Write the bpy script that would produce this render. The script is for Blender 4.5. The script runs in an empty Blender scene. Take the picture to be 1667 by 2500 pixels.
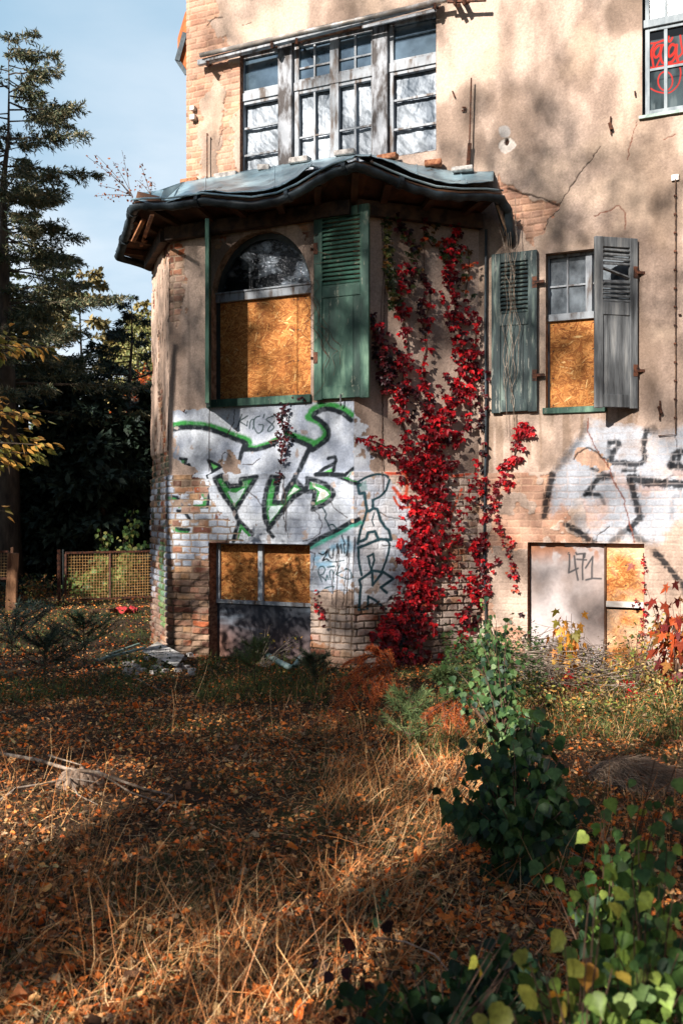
import bpy, math
import numpy as np
from mathutils import Vector

rng = np.random.default_rng(11)
R = math.radians
scene = bpy.context.scene
col = scene.collection

# ---------------------------------------------------------------- camera, sky, sun, exposure
EYE = 1.6
FPX = 2431.0            # focal length in pixels of the 1667 x 2500 photograph (35 mm lens)
cam_d = bpy.data.cameras.new('camera')
cam_d.sensor_fit = 'VERTICAL'; cam_d.sensor_height = 36.0; cam_d.sensor_width = 24.0
cam_d.lens = 35.0
cam_d.clip_end = 800.0; cam_d.clip_start = 0.05
cam_d.dof.use_dof = True; cam_d.dof.focus_distance = 10.3; cam_d.dof.aperture_fstop = 4.5
cam = bpy.data.objects.new('camera', cam_d)
cam.location = (0, 0, EYE); cam.rotation_euler = (R(90), 0, 0)
col.objects.link(cam); scene.camera = cam

SUN_EL, SUN_AZ = 29.0, 217.0          # azimuth clockwise from +Y
SUN = np.array([math.sin(R(SUN_AZ))*math.cos(R(SUN_EL)), math.cos(R(SUN_AZ))*math.cos(R(SUN_EL)), math.sin(R(SUN_EL))])
world = bpy.data.worlds.new('World'); scene.world = world
world.use_nodes = True
nt = world.node_tree; nt.nodes.clear()
w_out = nt.nodes.new('ShaderNodeOutputWorld'); w_bg = nt.nodes.new('ShaderNodeBackground')
sky = nt.nodes.new('ShaderNodeTexSky'); sky.sky_type = 'NISHITA'; sky.sun_disc = False
sky.sun_elevation = R(SUN_EL); sky.sun_rotation = R(SUN_AZ); sky.air_density = 1.0; sky.dust_density = 0.6; sky.ozone_density = 1.0
L = nt.links.new
def nd(t, **k):
    n = nt.nodes.new(t)
    for a, b in k.items(): setattr(n, a, b)
    return n
def mixc(fac, a, colr):
    m = nd('ShaderNodeMix', data_type='RGBA'); L(fac, m.inputs[0]); L(a, m.inputs[6]); m.inputs[7].default_value = (*colr, 1); return m.outputs[2]
tc = nd('ShaderNodeTexCoord'); sx = nd('ShaderNodeSeparateXYZ'); L(tc.outputs['Generated'], sx.inputs[0])
hz = nd('ShaderNodeMapRange'); L(sx.outputs['Y'], hz.inputs['Value'])          # thin bright haze in the part of the sky facing the sun
hz.inputs['From Min'].default_value = 0.1; hz.inputs['From Max'].default_value = 0.85; hz.inputs['To Min'].default_value = 0.06; hz.inputs['To Max'].default_value = 0.88
c1_ = mixc(hz.outputs[0], sky.outputs['Color'], (4.5, 6.7, 8.6))
mp = nd('ShaderNodeMapping'); mp.inputs['Scale'].default_value = (1.5, 1.5, 4.2); mp.inputs['Location'].default_value = (0.32, 0.1, 0.42); L(tc.outputs['Generated'], mp.inputs['Vector'])
nz = nd('ShaderNodeTexNoise'); nz.inputs['Scale'].default_value = 2.0; nz.inputs['Detail'].default_value = 7.0; nz.inputs['Roughness'].default_value = 0.5; L(mp.outputs[0], nz.inputs['Vector'])
cr = nd('ShaderNodeValToRGB'); cr.color_ramp.elements[0].position = 0.36; cr.color_ramp.elements[1].position = 0.60; L(nz.outputs['Fac'], cr.inputs['Fac'])
mr = nd('ShaderNodeMapRange'); mr.inputs['From Min'].default_value = 0.10; mr.inputs['From Max'].default_value = 0.52; mr.inputs['To Min'].default_value = 1.0; mr.inputs['To Max'].default_value = 0.10; L(sx.outputs['Z'], mr.inputs['Value'])
mu = nd('ShaderNodeMath', operation='MULTIPLY'); L(cr.outputs['Color'], mu.inputs[0]); L(mr.outputs['Result'], mu.inputs[1])
mu2 = nd('ShaderNodeMath', operation='MULTIPLY'); L(mu.outputs[0], mu2.inputs[0]); L(hz.outputs[0], mu2.inputs[1])
c2_ = mixc(mu2.outputs[0], c1_, (10.5, 11.0, 11.6))
L(c2_, w_bg.inputs['Color']); L(w_bg.outputs[0], w_out.inputs[0])
w_bg.inputs['Strength'].default_value = 0.05

sun_d = bpy.data.lights.new('sun', 'SUN'); sun_d.energy = 5.0; sun_d.angle = R(0.55); sun_d.color = (1.0, 0.925, 0.85)
sun_o = bpy.data.objects.new('sun', sun_d); col.objects.link(sun_o)
sun_o.rotation_euler = Vector(SUN.tolist()).to_track_quat('Z', 'Y').to_euler(); sun_o.location = (-20, -20, 25)

vs = scene.view_settings
vs.view_transform = 'Standard'; vs.look = 'None'; vs.exposure = 1.05; vs.gamma = 1.0
scene.cycles.max_bounces = 6; scene.cycles.transparent_max_bounces = 6
scene.cycles.diffuse_bounces = 3; scene.cycles.glossy_bounces = 3; scene.cycles.transmission_bounces = 3

# ---------------------------------------------------------------- small helpers
def sr(r, g, b):
    c = np.array([r, g, b], float)/255.0
    return np.where(c <= 0.04045, c/12.92, ((c+0.055)/1.055)**2.4)

ORG = {}
def tag(o, label=None, cat=None, group=None, kind=None):
    if label: o['label'] = label
    if cat: o['category'] = cat
    if group: o['group'] = group
    if kind: o['kind'] = kind
    return o

def thing(name, loc, label, cat, group=None):
    o = bpy.data.objects.new(name, None); col.objects.link(o)
    o.location = loc; o.empty_display_size = 0.2
    ORG[o] = np.array(loc, float)
    return tag(o, label, cat, group)

def link(name, me, mat, parent=None):
    o = bpy.data.objects.new(name, me); col.objects.link(o)
    if mat is not None: me.materials.append(mat)
    if parent is not None:
        o.parent = parent; ORG[o] = ORG[parent]
    else:
        ORG[o] = np.zeros(3)
    return o

def arr_mesh(name, V, Fc, vcol=None, mat=None, parent=None, smooth=False):
    """V (n,3) world coordinates; Fc an (m,k) index array"""
    V = np.asarray(V, np.float64)
    if parent is not None: V = V - ORG[parent]
    me = bpy.data.meshes.new(name)
    n = len(V); m, k = Fc.shape
    me.vertices.add(n); me.vertices.foreach_set('co', V.astype(np.float32).ravel())
    me.loops.add(m*k); me.loops.foreach_set('vertex_index', Fc.astype(np.int32).ravel())
    me.polygons.add(m); me.polygons.foreach_set('loop_start', np.arange(0, m*k, k, dtype=np.int32))
    me.polygons.foreach_set('loop_total', np.full(m, k, np.int32))
    if smooth: me.polygons.foreach_set('use_smooth', np.ones(m, bool))
    me.update(calc_edges=True)
    if vcol is not None:
        at = me.attributes.new('col', 'FLOAT_COLOR', 'POINT')
        c4 = np.ones((n, 4), np.float32); c4[:, :3] = np.clip(vcol, 0, 1)
        at.data.foreach_set('color', c4.ravel())
    return link(name, me, mat, parent)

class MB:
    """collects boxes, tubes and polygons, then links them as one mesh"""
    def __init__(s): s.v = []; s.f = []; s.c = []; s.cc = (0.5, 0.5, 0.5)
    def add(s, vs_, fs):
        o = len(s.v); s.v += [tuple(map(float, p)) for p in vs_]; s.f += [tuple(i+o for i in f) for f in fs]
        s.c += [tuple(s.cc)]*len(vs_)
    def hexa(s, p):   # 8 points: bottom loop then top loop
        s.add(p, [(3,2,1,0),(4,5,6,7),(0,1,5,4),(1,2,6,5),(2,3,7,6),(3,0,4,7)])
    def box(s, x0, x1, y0, y1, z0, z1):
        s.hexa([(x0,y0,z0),(x1,y0,z0),(x1,y1,z0),(x0,y1,z0),(x0,y0,z1),(x1,y0,z1),(x1,y1,z1),(x0,y1,z1)])
    def bar(s, p, q, w, t, up=(0,0,1)):     # a plank from p to q, width w, thickness t
        p = Vector(p); q = Vector(q); d = (q-p).normalized(); u = Vector(up)
        a = d.cross(u)
        if a.length < 1e-4: a = Vector((1,0,0))
        a.normalize(); b = a.cross(d).normalized(); a = a*w/2; b = b*t/2
        s.hexa([p-a-b, p+a-b, p+a+b, p-a+b, q-a-b, q+a-b, q+a+b, q-a+b])
    def tube(s, pts, rad, n=6, cap=True):
        pts = [Vector(p) for p in pts]; m = len(pts)
        if not hasattr(rad, '__len__'): rad = [rad]*m
        base = len(s.v); vs_ = []; fs = []; prev = None
        for i, p in enumerate(pts):
            d = (pts[min(i+1, m-1)]-pts[max(i-1, 0)]).normalized()
            if prev is None:
                prev = d.cross(Vector((0,0,1)))
                if prev.length < 0.05: prev = d.cross(Vector((1,0,0)))
            a = (prev - d*prev.dot(d)).normalized(); prev = a; b = d.cross(a)
            for k in range(n):
                th = 2*math.pi*k/n
                vs_.append(p + (a*math.cos(th)+b*math.sin(th))*rad[i])
        for i in range(m-1):
            for k in range(n):
                k2 = (k+1) % n
                fs.append((i*n+k, i*n+k2, (i+1)*n+k2, (i+1)*n+k))
        if cap:
            fs.append(tuple(range(n))[::-1]); fs.append(tuple((m-1)*n+k for k in range(n)))
        s.add(vs_, fs)
    def build(s, name, mat, parent=None, smooth=False, colored=False, bevel=0.0):
        me = bpy.data.meshes.new(name)
        off = ORG[parent] if parent is not None else np.zeros(3)
        V = np.array(s.v)-off
        me.from_pydata(V.tolist(), [], s.f)
        if smooth:
            for p in me.polygons: p.use_smooth = True
        if colored:
            at = me.attributes.new('col', 'FLOAT_COLOR', 'POINT')
            c4 = np.ones((len(V), 4), np.float32); c4[:, :3] = np.array(s.c)
            at.data.foreach_set('color', c4.ravel())
        me.update()
        o = link(name, me, mat, parent)
        if bevel > 0:
            md = o.modifiers.new('bevel', 'BEVEL'); md.width = bevel; md.segments = 1; md.limit_method = 'ANGLE'
        return o

# ---------------------------------------------------------------- noise in numpy
def _h(ix, iy, seed):
    x = (ix.astype(np.int64)*374761393 + iy.astype(np.int64)*668265263 + seed*1442695041) & 0xffffffff
    x = ((x ^ (x >> 13))*1274126177) & 0xffffffff
    x = ((x ^ (x >> 16))*2246822519) & 0xffffffff
    return ((x ^ (x >> 15)) & 0xffffff)/float(0xffffff)
def vno(x, y, seed=0):
    xi = np.floor(x); yi = np.floor(y); fx = x-xi; fy = y-yi
    fx = fx*fx*(3-2*fx); fy = fy*fy*(3-2*fy)
    xi = xi.astype(np.int64); yi = yi.astype(np.int64)
    a = _h(xi, yi, seed); b = _h(xi+1, yi, seed); c = _h(xi, yi+1, seed); d = _h(xi+1, yi+1, seed)
    return (a*(1-fx)+b*fx)*(1-fy)+(c*(1-fx)+d*fx)*fy
def fbm(x, y, sc, oct=4, seed=0, gain=0.5):
    s = 0; a = 1.0; t = 0.0
    for i in range(oct):
        s = s + a*vno(x*sc+i*17.3, y*sc+i*9.1, seed+i*31); t += a; a *= gain; sc *= 2.03
    return s/t            # 0..1
def sstep(e0, e1, x):
    t = np.clip((x-e0)/(e1-e0), 0, 1); return t*t*(3-2*t)
def lerp(a, b, t):
    t = np.asarray(t)
    if t.ndim and np.ndim(a) + np.ndim(b) > 0: t = t[..., None]
    return a*(1-t)+b*t

def in_poly(x, y, poly):
    ins = np.zeros(x.shape, bool); n = len(poly)
    for i in range(n):
        x1, y1 = poly[i]; x2, y2 = poly[(i+1) % n]
        if y1 == y2: continue
        c = ((y1 > y) != (y2 > y)) & (x < (x2-x1)*(y-y1)/(y2-y1)+x1)
        ins ^= c
    return ins
def seg_dist(x, y, pts):
    d = np.full(x.shape, 1e9)
    for (x1, y1), (x2, y2) in zip(pts[:-1], pts[1:]):
        dx, dy = x2-x1, y2-y1; l2 = dx*dx+dy*dy+1e-9
        t = np.clip(((x-x1)*dx+(y-y1)*dy)/l2, 0, 1)
        d = np.minimum(d, np.hypot(x-x1-t*dx, y-y1-t*dy))
    return d
def smooth_path(pts, n=4):
    if len(pts) < 3: return pts
    P = [np.array(p, float) for p in pts]; P = [2*P[0]-P[1]]+P+[2*P[-1]-P[-2]]; out = []
    for i in range(1, len(P)-2):
        for k in range(n):
            t = k/n
            q = 0.5*((2*P[i])+(-P[i-1]+P[i+1])*t+(2*P[i-1]-5*P[i]+4*P[i+1]-P[i+2])*t*t+(-P[i-1]+3*P[i]-3*P[i+1]+P[i+2])*t**3)
            out.append(tuple(q))
    out.append(tuple(P[-2])); return out

# ---------------------------------------------------------------- materials
def _mat(name):
    m = bpy.data.materials.new(name); m.use_nodes = True
    n = m.node_tree; n.nodes.clear()
    o = n.nodes.new('ShaderNodeOutputMaterial'); b = n.nodes.new('ShaderNodeBsdfPrincipled')
    n.links.new(b.outputs[0], o.inputs[0]); return m, n, b, o
def _noise(n, scale, detail=5, stretch=(1,1,1), rough=0.6):
    t = n.nodes.new('ShaderNodeTexCoord'); mp_ = n.nodes.new('ShaderNodeMapping'); mp_.inputs['Scale'].default_value = stretch
    z = n.nodes.new('ShaderNodeTexNoise'); z.inputs['Scale'].default_value = scale; z.inputs['Detail'].default_value = detail; z.inputs['Roughness'].default_value = rough
    n.links.new(t.outputs['Object'], mp_.inputs[0]); n.links.new(mp_.outputs[0], z.inputs[0]); return z
def mat_attr(name, rough=0.85, bump=0.4, bscale=120, var=0.25, vscale=60, spec=0.3, metal=0.0):
    m, n, b, o = _mat(name)
    at = n.nodes.new('ShaderNodeAttribute'); at.attribute_name = 'col'
    z = _noise(n, vscale); mr_ = n.nodes.new('ShaderNodeMapRange')
    mr_.inputs['From Min'].default_value = 0.3; mr_.inputs['From Max'].default_value = 0.7
    mr_.inputs['To Min'].default_value = 1-var; mr_.inputs['To Max'].default_value = 1+var
    vm = n.nodes.new('ShaderNodeVectorMath'); vm.operation = 'SCALE'
    n.links.new(z.outputs['Fac'], mr_.inputs['Value']); n.links.new(at.outputs['Color'], vm.inputs[0]); n.links.new(mr_.outputs[0], vm.inputs['Scale'])
    n.links.new(vm.outputs[0], b.inputs['Base Color'])
    b.inputs['Roughness'].default_value = rough; b.inputs['Specular IOR Level'].default_value = spec; b.inputs['Metallic'].default_value = metal
    if bump > 0:
        z2 = _noise(n, bscale, 4); bp = n.nodes.new('ShaderNodeBump'); bp.inputs['Strength'].default_value = bump; bp.inputs['Distance'].default_value = 0.01
        n.links.new(z2.outputs['Fac'], bp.inputs['Height']); n.links.new(bp.outputs[0], b.inputs['Normal'])
    return m
def mat_two(name, c1, c2, scale=8, stretch=(1,1,1), rough=0.7, p0=0.4, p1=0.6, bump=0.3, metal=0.0, spec=0.4, detail=6, c3=None, bscale=None, chip=None):
    m, n, b, o = _mat(name)
    z = _noise(n, scale, detail, stretch); r = n.nodes.new('ShaderNodeValToRGB')
    r.color_ramp.elements[0].position = p0; r.color_ramp.elements[1].position = p1
    r.color_ramp.elements[0].color = (*c1, 1); r.color_ramp.elements[1].color = (*c2, 1)
    if c3 is not None:
        e = r.color_ramp.elements.new((p0+p1)/2); e.color = (*c3, 1)
    n.links.new(z.outputs['Fac'], r.inputs[0]); n.links.new(r.outputs[0], b.inputs['Base Color'])
    if chip is not None:      # small flakes of another colour where the coat has gone
        zc = _noise(n, chip[1], 8, stretch, 0.75); rc = n.nodes.new('ShaderNodeValToRGB'); rc.color_ramp.elements[0].position = chip[2]; rc.color_ramp.elements[1].position = chip[2]+0.03
        mc = n.nodes.new('ShaderNodeMix'); mc.data_type = 'RGBA'; mc.inputs[7].default_value = (*chip[0], 1)
        n.links.new(zc.outputs['Fac'], rc.inputs[0]); n.links.new(rc.outputs[0], mc.inputs[0]); n.links.new(r.outputs[0], mc.inputs[6]); n.links.new(mc.outputs[2], b.inputs['Base Color'])
    b.inputs['Roughness'].default_value = rough; b.inputs['Metallic'].default_value = metal; b.inputs['Specular IOR Level'].default_value = spec
    z2 = _noise(n, bscale or scale*3, 4, stretch)
    bp = n.nodes.new('ShaderNodeBump'); bp.inputs['Strength'].default_value = bump; bp.inputs['Distance'].default_value = 0.01
    n.links.new(z2.outputs['Fac'], bp.inputs['Height']); n.links.new(bp.outputs[0], b.inputs['Normal'])
    return m
def mat_leaf(name, trans=0.3, rough=0.5, spec=0.35):
    m, n, b, o = _mat(name)
    at = n.nodes.new('ShaderNodeAttribute'); at.attribute_name = 'col'
    z = _noise(n, 55, 5, rough=0.7); mr_ = n.nodes.new('ShaderNodeMapRange')
    mr_.inputs['From Min'].default_value = 0.35; mr_.inputs['From Max'].default_value = 0.65; mr_.inputs['To Min'].default_value = 0.68; mr_.inputs['To Max'].default_value = 1.28
    vm = n.nodes.new('ShaderNodeVectorMath'); vm.operation = 'SCALE'
    n.links.new(z.outputs['Fac'], mr_.inputs['Value']); n.links.new(at.outputs['Color'], vm.inputs[0]); n.links.new(mr_.outputs[0], vm.inputs['Scale'])
    n.links.new(vm.outputs[0], b.inputs['Base Color']); b.inputs['Roughness'].default_value = rough; b.inputs['Specular IOR Level'].default_value = spec
    tr = n.nodes.new('ShaderNodeBsdfTranslucent'); n.links.new(vm.outputs[0], tr.inputs['Color'])
    ms = n.nodes.new('ShaderNodeMixShader'); ms.inputs[0].default_value = trans
    n.links.new(b.outputs[0], ms.inputs[1]); n.links.new(tr.outputs[0], ms.inputs[2]); n.links.new(ms.outputs[0], o.inputs[0])
    return m

M = {}
M['wall'] = mat_attr('weathered_plaster_and_brick', 0.92, 0.55, 90, 0.16, 45, 0.2)
M['board'] = mat_attr('strand_board', 0.7, 0.25, 140, 0.12, 90, 0.25)
M['door'] = mat_attr('painted_door', 0.6, 0.15, 60, 0.08, 30, 0.3)
M['green'] = mat_two('old_green_paint', sr(30,58,50), sr(112,146,122), 7, (1,1,0.25), 0.6, 0.33, 0.74, 0.5, c3=sr(50,86,72), chip=(sr(128,132,116), 16, 0.60))
M['greengrey'] = mat_two('worn_green_paint', sr(34,48,50), sr(122,138,128), 11, (1.5,1.5,0.18), 0.65, 0.38, 0.70, 0.5, c3=sr(52,68,68), chip=(sr(134,136,128), 14, 0.58))
M['greywood'] = mat_two('grey_weathered_wood', sr(52,54,56), sr(140,140,138), 12, (1.4,1.4,0.15), 0.75, 0.30, 0.74, 0.6, c3=sr(100,103,105))
M['flaked'] = mat_two('flaking_white_paint', sr(84,72,64), sr(150,156,162), 10, (1.2,1.2,0.3), 0.6, 0.36, 0.52, 0.6)
M['flaked2'] = mat_two('flaked_window_post', sr(58,52,50), sr(158,162,168), 9, (1.0,1.0,0.35), 0.65, 0.42, 0.60, 0.8)
M['darkwood'] = mat_two('dark_stained_wood', sr(52,34,24), sr(96,62,38), 6, (1,1,1), 0.8, 0.3, 0.7, 0.5)
M['darkframe'] = mat_two('dark_window_frame', sr(30,36,38), sr(66,74,74), 8, (1,1,0.4), 0.5, 0.3, 0.7, 0.3)
M['zinc'] = mat_two('zinc_roof_sheet', sr(104,136,150), sr(172,196,204), 2.0, (1,1,1), 0.42, 0.3, 0.72, 0.35, metal=0.35, bscale=9, chip=(sr(92,84,78), 5, 0.60))
M['gutter'] = mat_two('blackened_gutter', sr(22,27,31), sr(78,92,100), 4, (1,1,1), 0.5, 0.38, 0.8, 0.5, metal=0.3)
M['black'] = mat_two('unlit_room_dark', sr(14,17,20), sr(24,28,32), 3, rough=0.9)  # dark colour standing in for the shade of the rooms
M['rust'] = mat_two('rusty_iron', sr(44,28,22), sr(104,62,42), 25, rough=0.8)
M['metalgrey'] = mat_two('pale_pipe_metal', sr(120,118,116), sr(196,196,196), 6, (1,1,1), 0.5, 0.35, 0.65, 0.3, metal=0.3, c3=sr(160,150,140))
M['bark'] = mat_two('bark', sr(44,36,30), sr(96,82,68), 9, (1,1,0.3), 0.9, 0.3, 0.7, 0.9)
M['twig'] = mat_two('dry_twig_bark', sr(96,80,66), sr(172,156,140), 14, rough=0.85)
M['stem'] = mat_two('brown_stem', sr(60,42,34), sr(110,84,66), 14, rough=0.8)
M['leaf'] = mat_leaf('leaf', 0.32)
M['needle'] = mat_leaf('needle', 0.12, 0.6, 0.25)
M['litter'] = mat_leaf('dead_leaf', 0.18, 0.75, 0.15)
M['straw'] = mat_leaf('straw', 0.2, 0.6, 0.25)
M['creeper'] = mat_leaf('creeper_leaf', 0.34, 0.42, 0.4)
# ---------------------------------------------------------------- wall planes
def prj(P):
    P = np.asarray(P, float); return 833.5+FPX*P[..., 0]/P[..., 1], 1250-FPX*(P[..., 2]-EYE)/P[..., 1]
def at(px, py, Y):
    return np.array([(px-833.5)/FPX*Y, Y, EYE-(py-1250)/FPX*Y])
def gnd(px, py, h=0.0):
    Y = (EYE-h)*FPX/(py-1250.0); return np.array([(px-833.5)/FPX*Y, Y, h])

class Wall:
    def __init__(s, ox, oy, th):
        t = R(th); s.o = np.array([ox, oy]); s.r = np.array([math.cos(t), -math.sin(t)]); s.n = np.array([-math.sin(t), -math.cos(t)])
    def pt(s, a, z, d=0.0):
        a = np.asarray(a, float); z = np.asarray(z, float); d = np.asarray(d, float)
        x = s.o[0]+a*s.r[0]+d*s.n[0]; y = s.o[1]+a*s.r[1]+d*s.n[1]
        x, y, z = np.broadcast_arrays(x, y, z); return np.stack([x, y, z], -1)
    def az(s, px, py, d=0.0):          # pixel of the photograph -> (along, height) on this wall
        kx = (px-833.5)/FPX; o = s.o+d*s.n
        # t*(kx,1) = o + a r
        det = kx*(-s.r[1])+s.r[0]
        t = (o[0]*(-s.r[1])+s.r[0]*o[1])/det
        a = (kx*t-o[0])/s.r[0] if abs(s.r[0]) > 0.5 else (t-o[1])/s.r[1]
        return a, EYE-(py-1250)/FPX*t
    def P(s, px, py, d=0.0):
        a, z = s.az(px, py, d); return s.pt(a, z, d)
    def box(s, mb, a0, a1, z0, z1, d0, d1):
        mb.hexa([s.pt(a0,z0,d0), s.pt(a1,z0,d0), s.pt(a1,z0,d1), s.pt(a0,z0,d1), s.pt(a0,z1,d0), s.pt(a1,z1,d0), s.pt(a1,z1,d1), s.pt(a0,z1,d1)])

TH_F, TH_L, TH_B, TH_M = 26.0, 71.0, -21.0, 25.0
Cc = np.array([(864-833.5)/FPX*10.4, 10.4])
WF = Wall(Cc[0], Cc[1], TH_F)
SF = -WF.az(415, 1000)[0]
Lc = WF.o - SF*WF.r
WL = Wall(Lc[0], Lc[1], TH_L); SL = -WL.az(373, 1000)[0]
L2 = WL.o - SL*WL.r
WB = Wall(Cc[0], Cc[1], TH_B); SB = WB.az(1168, 1000)[0]
Mc = WB.o + SB*WB.r
WM = Wall(Mc[0], Mc[1], TH_M)
A_LEFT = WM.az(455, 300)[0]; A_RIGHT = 3.1
W3 = Wall(L2[0], L2[1], TH_L+45.0)
LEDGE = 2.02
print('front', SF, 'left', SL, 'B', SB, 'Aleft', A_LEFT, 'M', Mc)

# ---------------------------------------------------------------- painted surfaces
PLA = sr(190,167,151); PLA2 = sr(138,119,106); PEACH = sr(214,170,140)
WHITE = sr(196,204,214); WHITE2 = sr(222,224,226); BLK = sr(28,34,40); GRN = sr(52,128,62); GRNL = sr(92,168,92)

def soft_poly(x, y, poly, r=9):
    return sum(in_poly(x+r*math.cos(k*0.9)*(0.4+0.6*(k % 2)), y+r*math.sin(k*0.9)*(0.4+0.6*(k % 2)), poly).astype(float) for k in range(7))/7.0

def bricks(A, Z, seed=1, warp=0.004, off=0.0):
    wa = (fbm(A, Z, 14, 3, seed+5)-0.5)*warp*5; wz = (fbm(A, Z, 9, 3, seed+6)-0.5)*warp*5
    a = A+wa+off; z = Z+wz
    H = 0.0755; row = np.floor(z/H); fz = z/H-row
    hd = (row % 2) == 1
    Lr = np.where(hd, 0.125, 0.25)
    u = a/Lr+np.where(hd, 0.25, 0.0)+(_h(row.astype(np.int64), row.astype(np.int64)*0+3, seed)-0.5)*0.25
    ci = np.floor(u); fa = u-ci
    e = np.minimum(np.minimum(fa, 1-fa)*Lr, np.minimum(fz, 1-fz)*H)       # distance to the joint centre line
    jw = 0.0055+0.004*fbm(A, Z, 25, 2, seed+9)
    m = sstep(jw*0.6, jw*1.35, e)                                        # 1 on the brick
    rr = [_h(ci.astype(np.int64), row.astype(np.int64), seed+k) for k in range(4)]
    return m, rr, row, ci

BR = np.array([sr(150,104,82), sr(128,84,68), sr(168,126,98), sr(116,86,74), sr(176,140,108), sr(146,112,94), sr(108,70,58), sr(160,92,62), sr(154,130,112)])
def brick_col(rr, A, Z, seed=3):
    idx = np.minimum((rr[0]*len(BR)).astype(int), len(BR)-1)
    c = BR[idx]*(0.75+0.5*rr[1])[..., None]
    return c*(0.72+0.56*fbm(A, Z, 30, 3, seed))[..., None]

def paint_stroke(c, PX, PY, pts, w, colr, soft=0.35, curve=True, mask=None, nz=0.0, op=1.0):
    pts = smooth_path(pts) if curve and len(pts) > 2 else pts
    xs = [p[0] for p in pts]; ys = [p[1] for p in pts]
    bb = (PX > min(xs)-w*2) & (PX < max(xs)+w*2) & (PY > min(ys)-w*2) & (PY < max(ys)+w*2)
    if not bb.any(): return
    d = seg_dist(PX[bb], PY[bb], pts)
    hw = w/2*(1+nz*(fbm(PX[bb]*0.02, PY[bb]*0.02, 9, 3, 77)-0.5))
    t = 1-sstep(hw*(1-soft), hw*(1+soft), d)
    t = t*op
    if mask is not None: t = t*mask[bb]
    c[bb] = c[bb]*(1-t[:, None])+colr*t[:, None]
def paint_poly(c, PX, PY, poly, colr, mask=None, op=1.0):
    m = in_poly(PX, PY, poly).astype(float)*op
    if mask is not None: m = m*mask
    c[:] = c*(1-m[..., None])+colr*m[..., None]
def crack(c, h, PX, PY, pts, w=1.6, depth=0.006, wob=3.0, colr=None):
    xs = [p[0] for p in pts]; ys = [p[1] for p in pts]
    bb = (PX > min(xs)-9) & (PX < max(xs)+9) & (PY > min(ys)-9) & (PY < max(ys)+9)
    if not bb.any(): return
    qx = PX[bb]+(fbm(PX[bb], PY[bb], 0.09, 3, 41)-0.5)*wob*2.5; qy = PY[bb]+(fbm(PX[bb], PY[bb], 0.09, 3, 43)-0.5)*wob*2.5
    d = seg_dist(qx, qy, pts); t = 1-sstep(w*0.4, w*1.1, d)
    c[bb] = c[bb]*(1-t[:, None]*0.85)+(sr(48,38,32) if colr is None else colr)*t[:, None]*0.85
    h[bb] -= depth*t

def grid_obj(name, wall, a0, a1, z0, z1, res, openings, fn, mat, parent, d=0.0, mit=(0.0, 0.0)):
    def axis(p0, p1, extra):
        n = max(2, int(round((p1-p0)/res))+1); v = np.linspace(p0, p1, n)
        for e in extra:
            if p0 < e < p1: v[np.argmin(np.abs(v-e))] = e
        return np.unique(v)
    ax = axis(a0, a1, [q for o in openings for q in o[:2]]); zx = axis(z0, z1, [q for o in openings for q in o[2:4]])
    A, Z = np.meshgrid(ax, zx)
    W0 = wall.pt(A, Z, d); PX, PY = prj(W0)
    c, h = fn(A, Z, PX, PY)
    # no displacement at opening edges
    A2 = A.copy(); A2[:, 0] -= mit[0]*h[:, 0]; A2[:, -1] += mit[1]*h[:, -1]      # mitred corners
    V = wall.pt(A2, Z, d+h).reshape(-1, 3)
    nz_, na = A.shape; idx = np.arange(nz_*na).reshape(nz_, na)
    Fc = np.stack([idx[:-1, :-1], idx[:-1, 1:], idx[1:, 1:], idx[1:, :-1]], -1).reshape(-1, 4)
    ac = ((ax[:-1]+ax[1:])/2); zc = ((zx[:-1]+zx[1:])/2); AC, ZC = np.meshgrid(ac, zc); AC = AC.ravel(); ZC = ZC.ravel()
    keep = np.ones(len(AC), bool)
    for o in openings:
        ins = (AC > o[0]) & (AC < o[1]) & (ZC > o[2]) & (ZC < o[3])
        if len(o) > 4:       # arch: (.., spring height)
            zs = o[4]; am = (o[0]+o[1])/2; ra = (o[1]-o[0])/2; rz = o[3]-zs
            ins &= ~((ZC > zs) & (((AC-am)/ra)**2+((ZC-zs)/rz)**2 > 1))
        keep &= ~ins
    Fc = Fc[keep]
    used = np.zeros(len(V), bool); used[Fc.ravel()] = True; remap = np.cumsum(used)-1
    return arr_mesh(name, V[used], remap[Fc], c.reshape(-1, 3)[used], mat, parent, smooth=True)

Z5 = lambda L_: [(350+x/2.412, 940+y/2.412) for x, y in L_]        # traced in enlarged views of the photograph
Z7 = lambda L_: [(400+x/3.136, 960+y/3.136) for x, y in L_]
Z2 = lambda L_: [(740+x/5.6, 1100+y/5.6) for x, y in L_]
Z3 = lambda L_: [(1267+x/3.92, 1020+y/3.92) for x, y in L_]
Z4 = lambda L_: [(1360+x/5.107, 1320+y/5.107) for x, y in L_]
Z0 = lambda L_: [(400+x/2.24, y/2.24) for x, y in L_]
ZR = lambda L_: [(1000+x/2.351, y/2.351) for x, y in L_]

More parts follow.
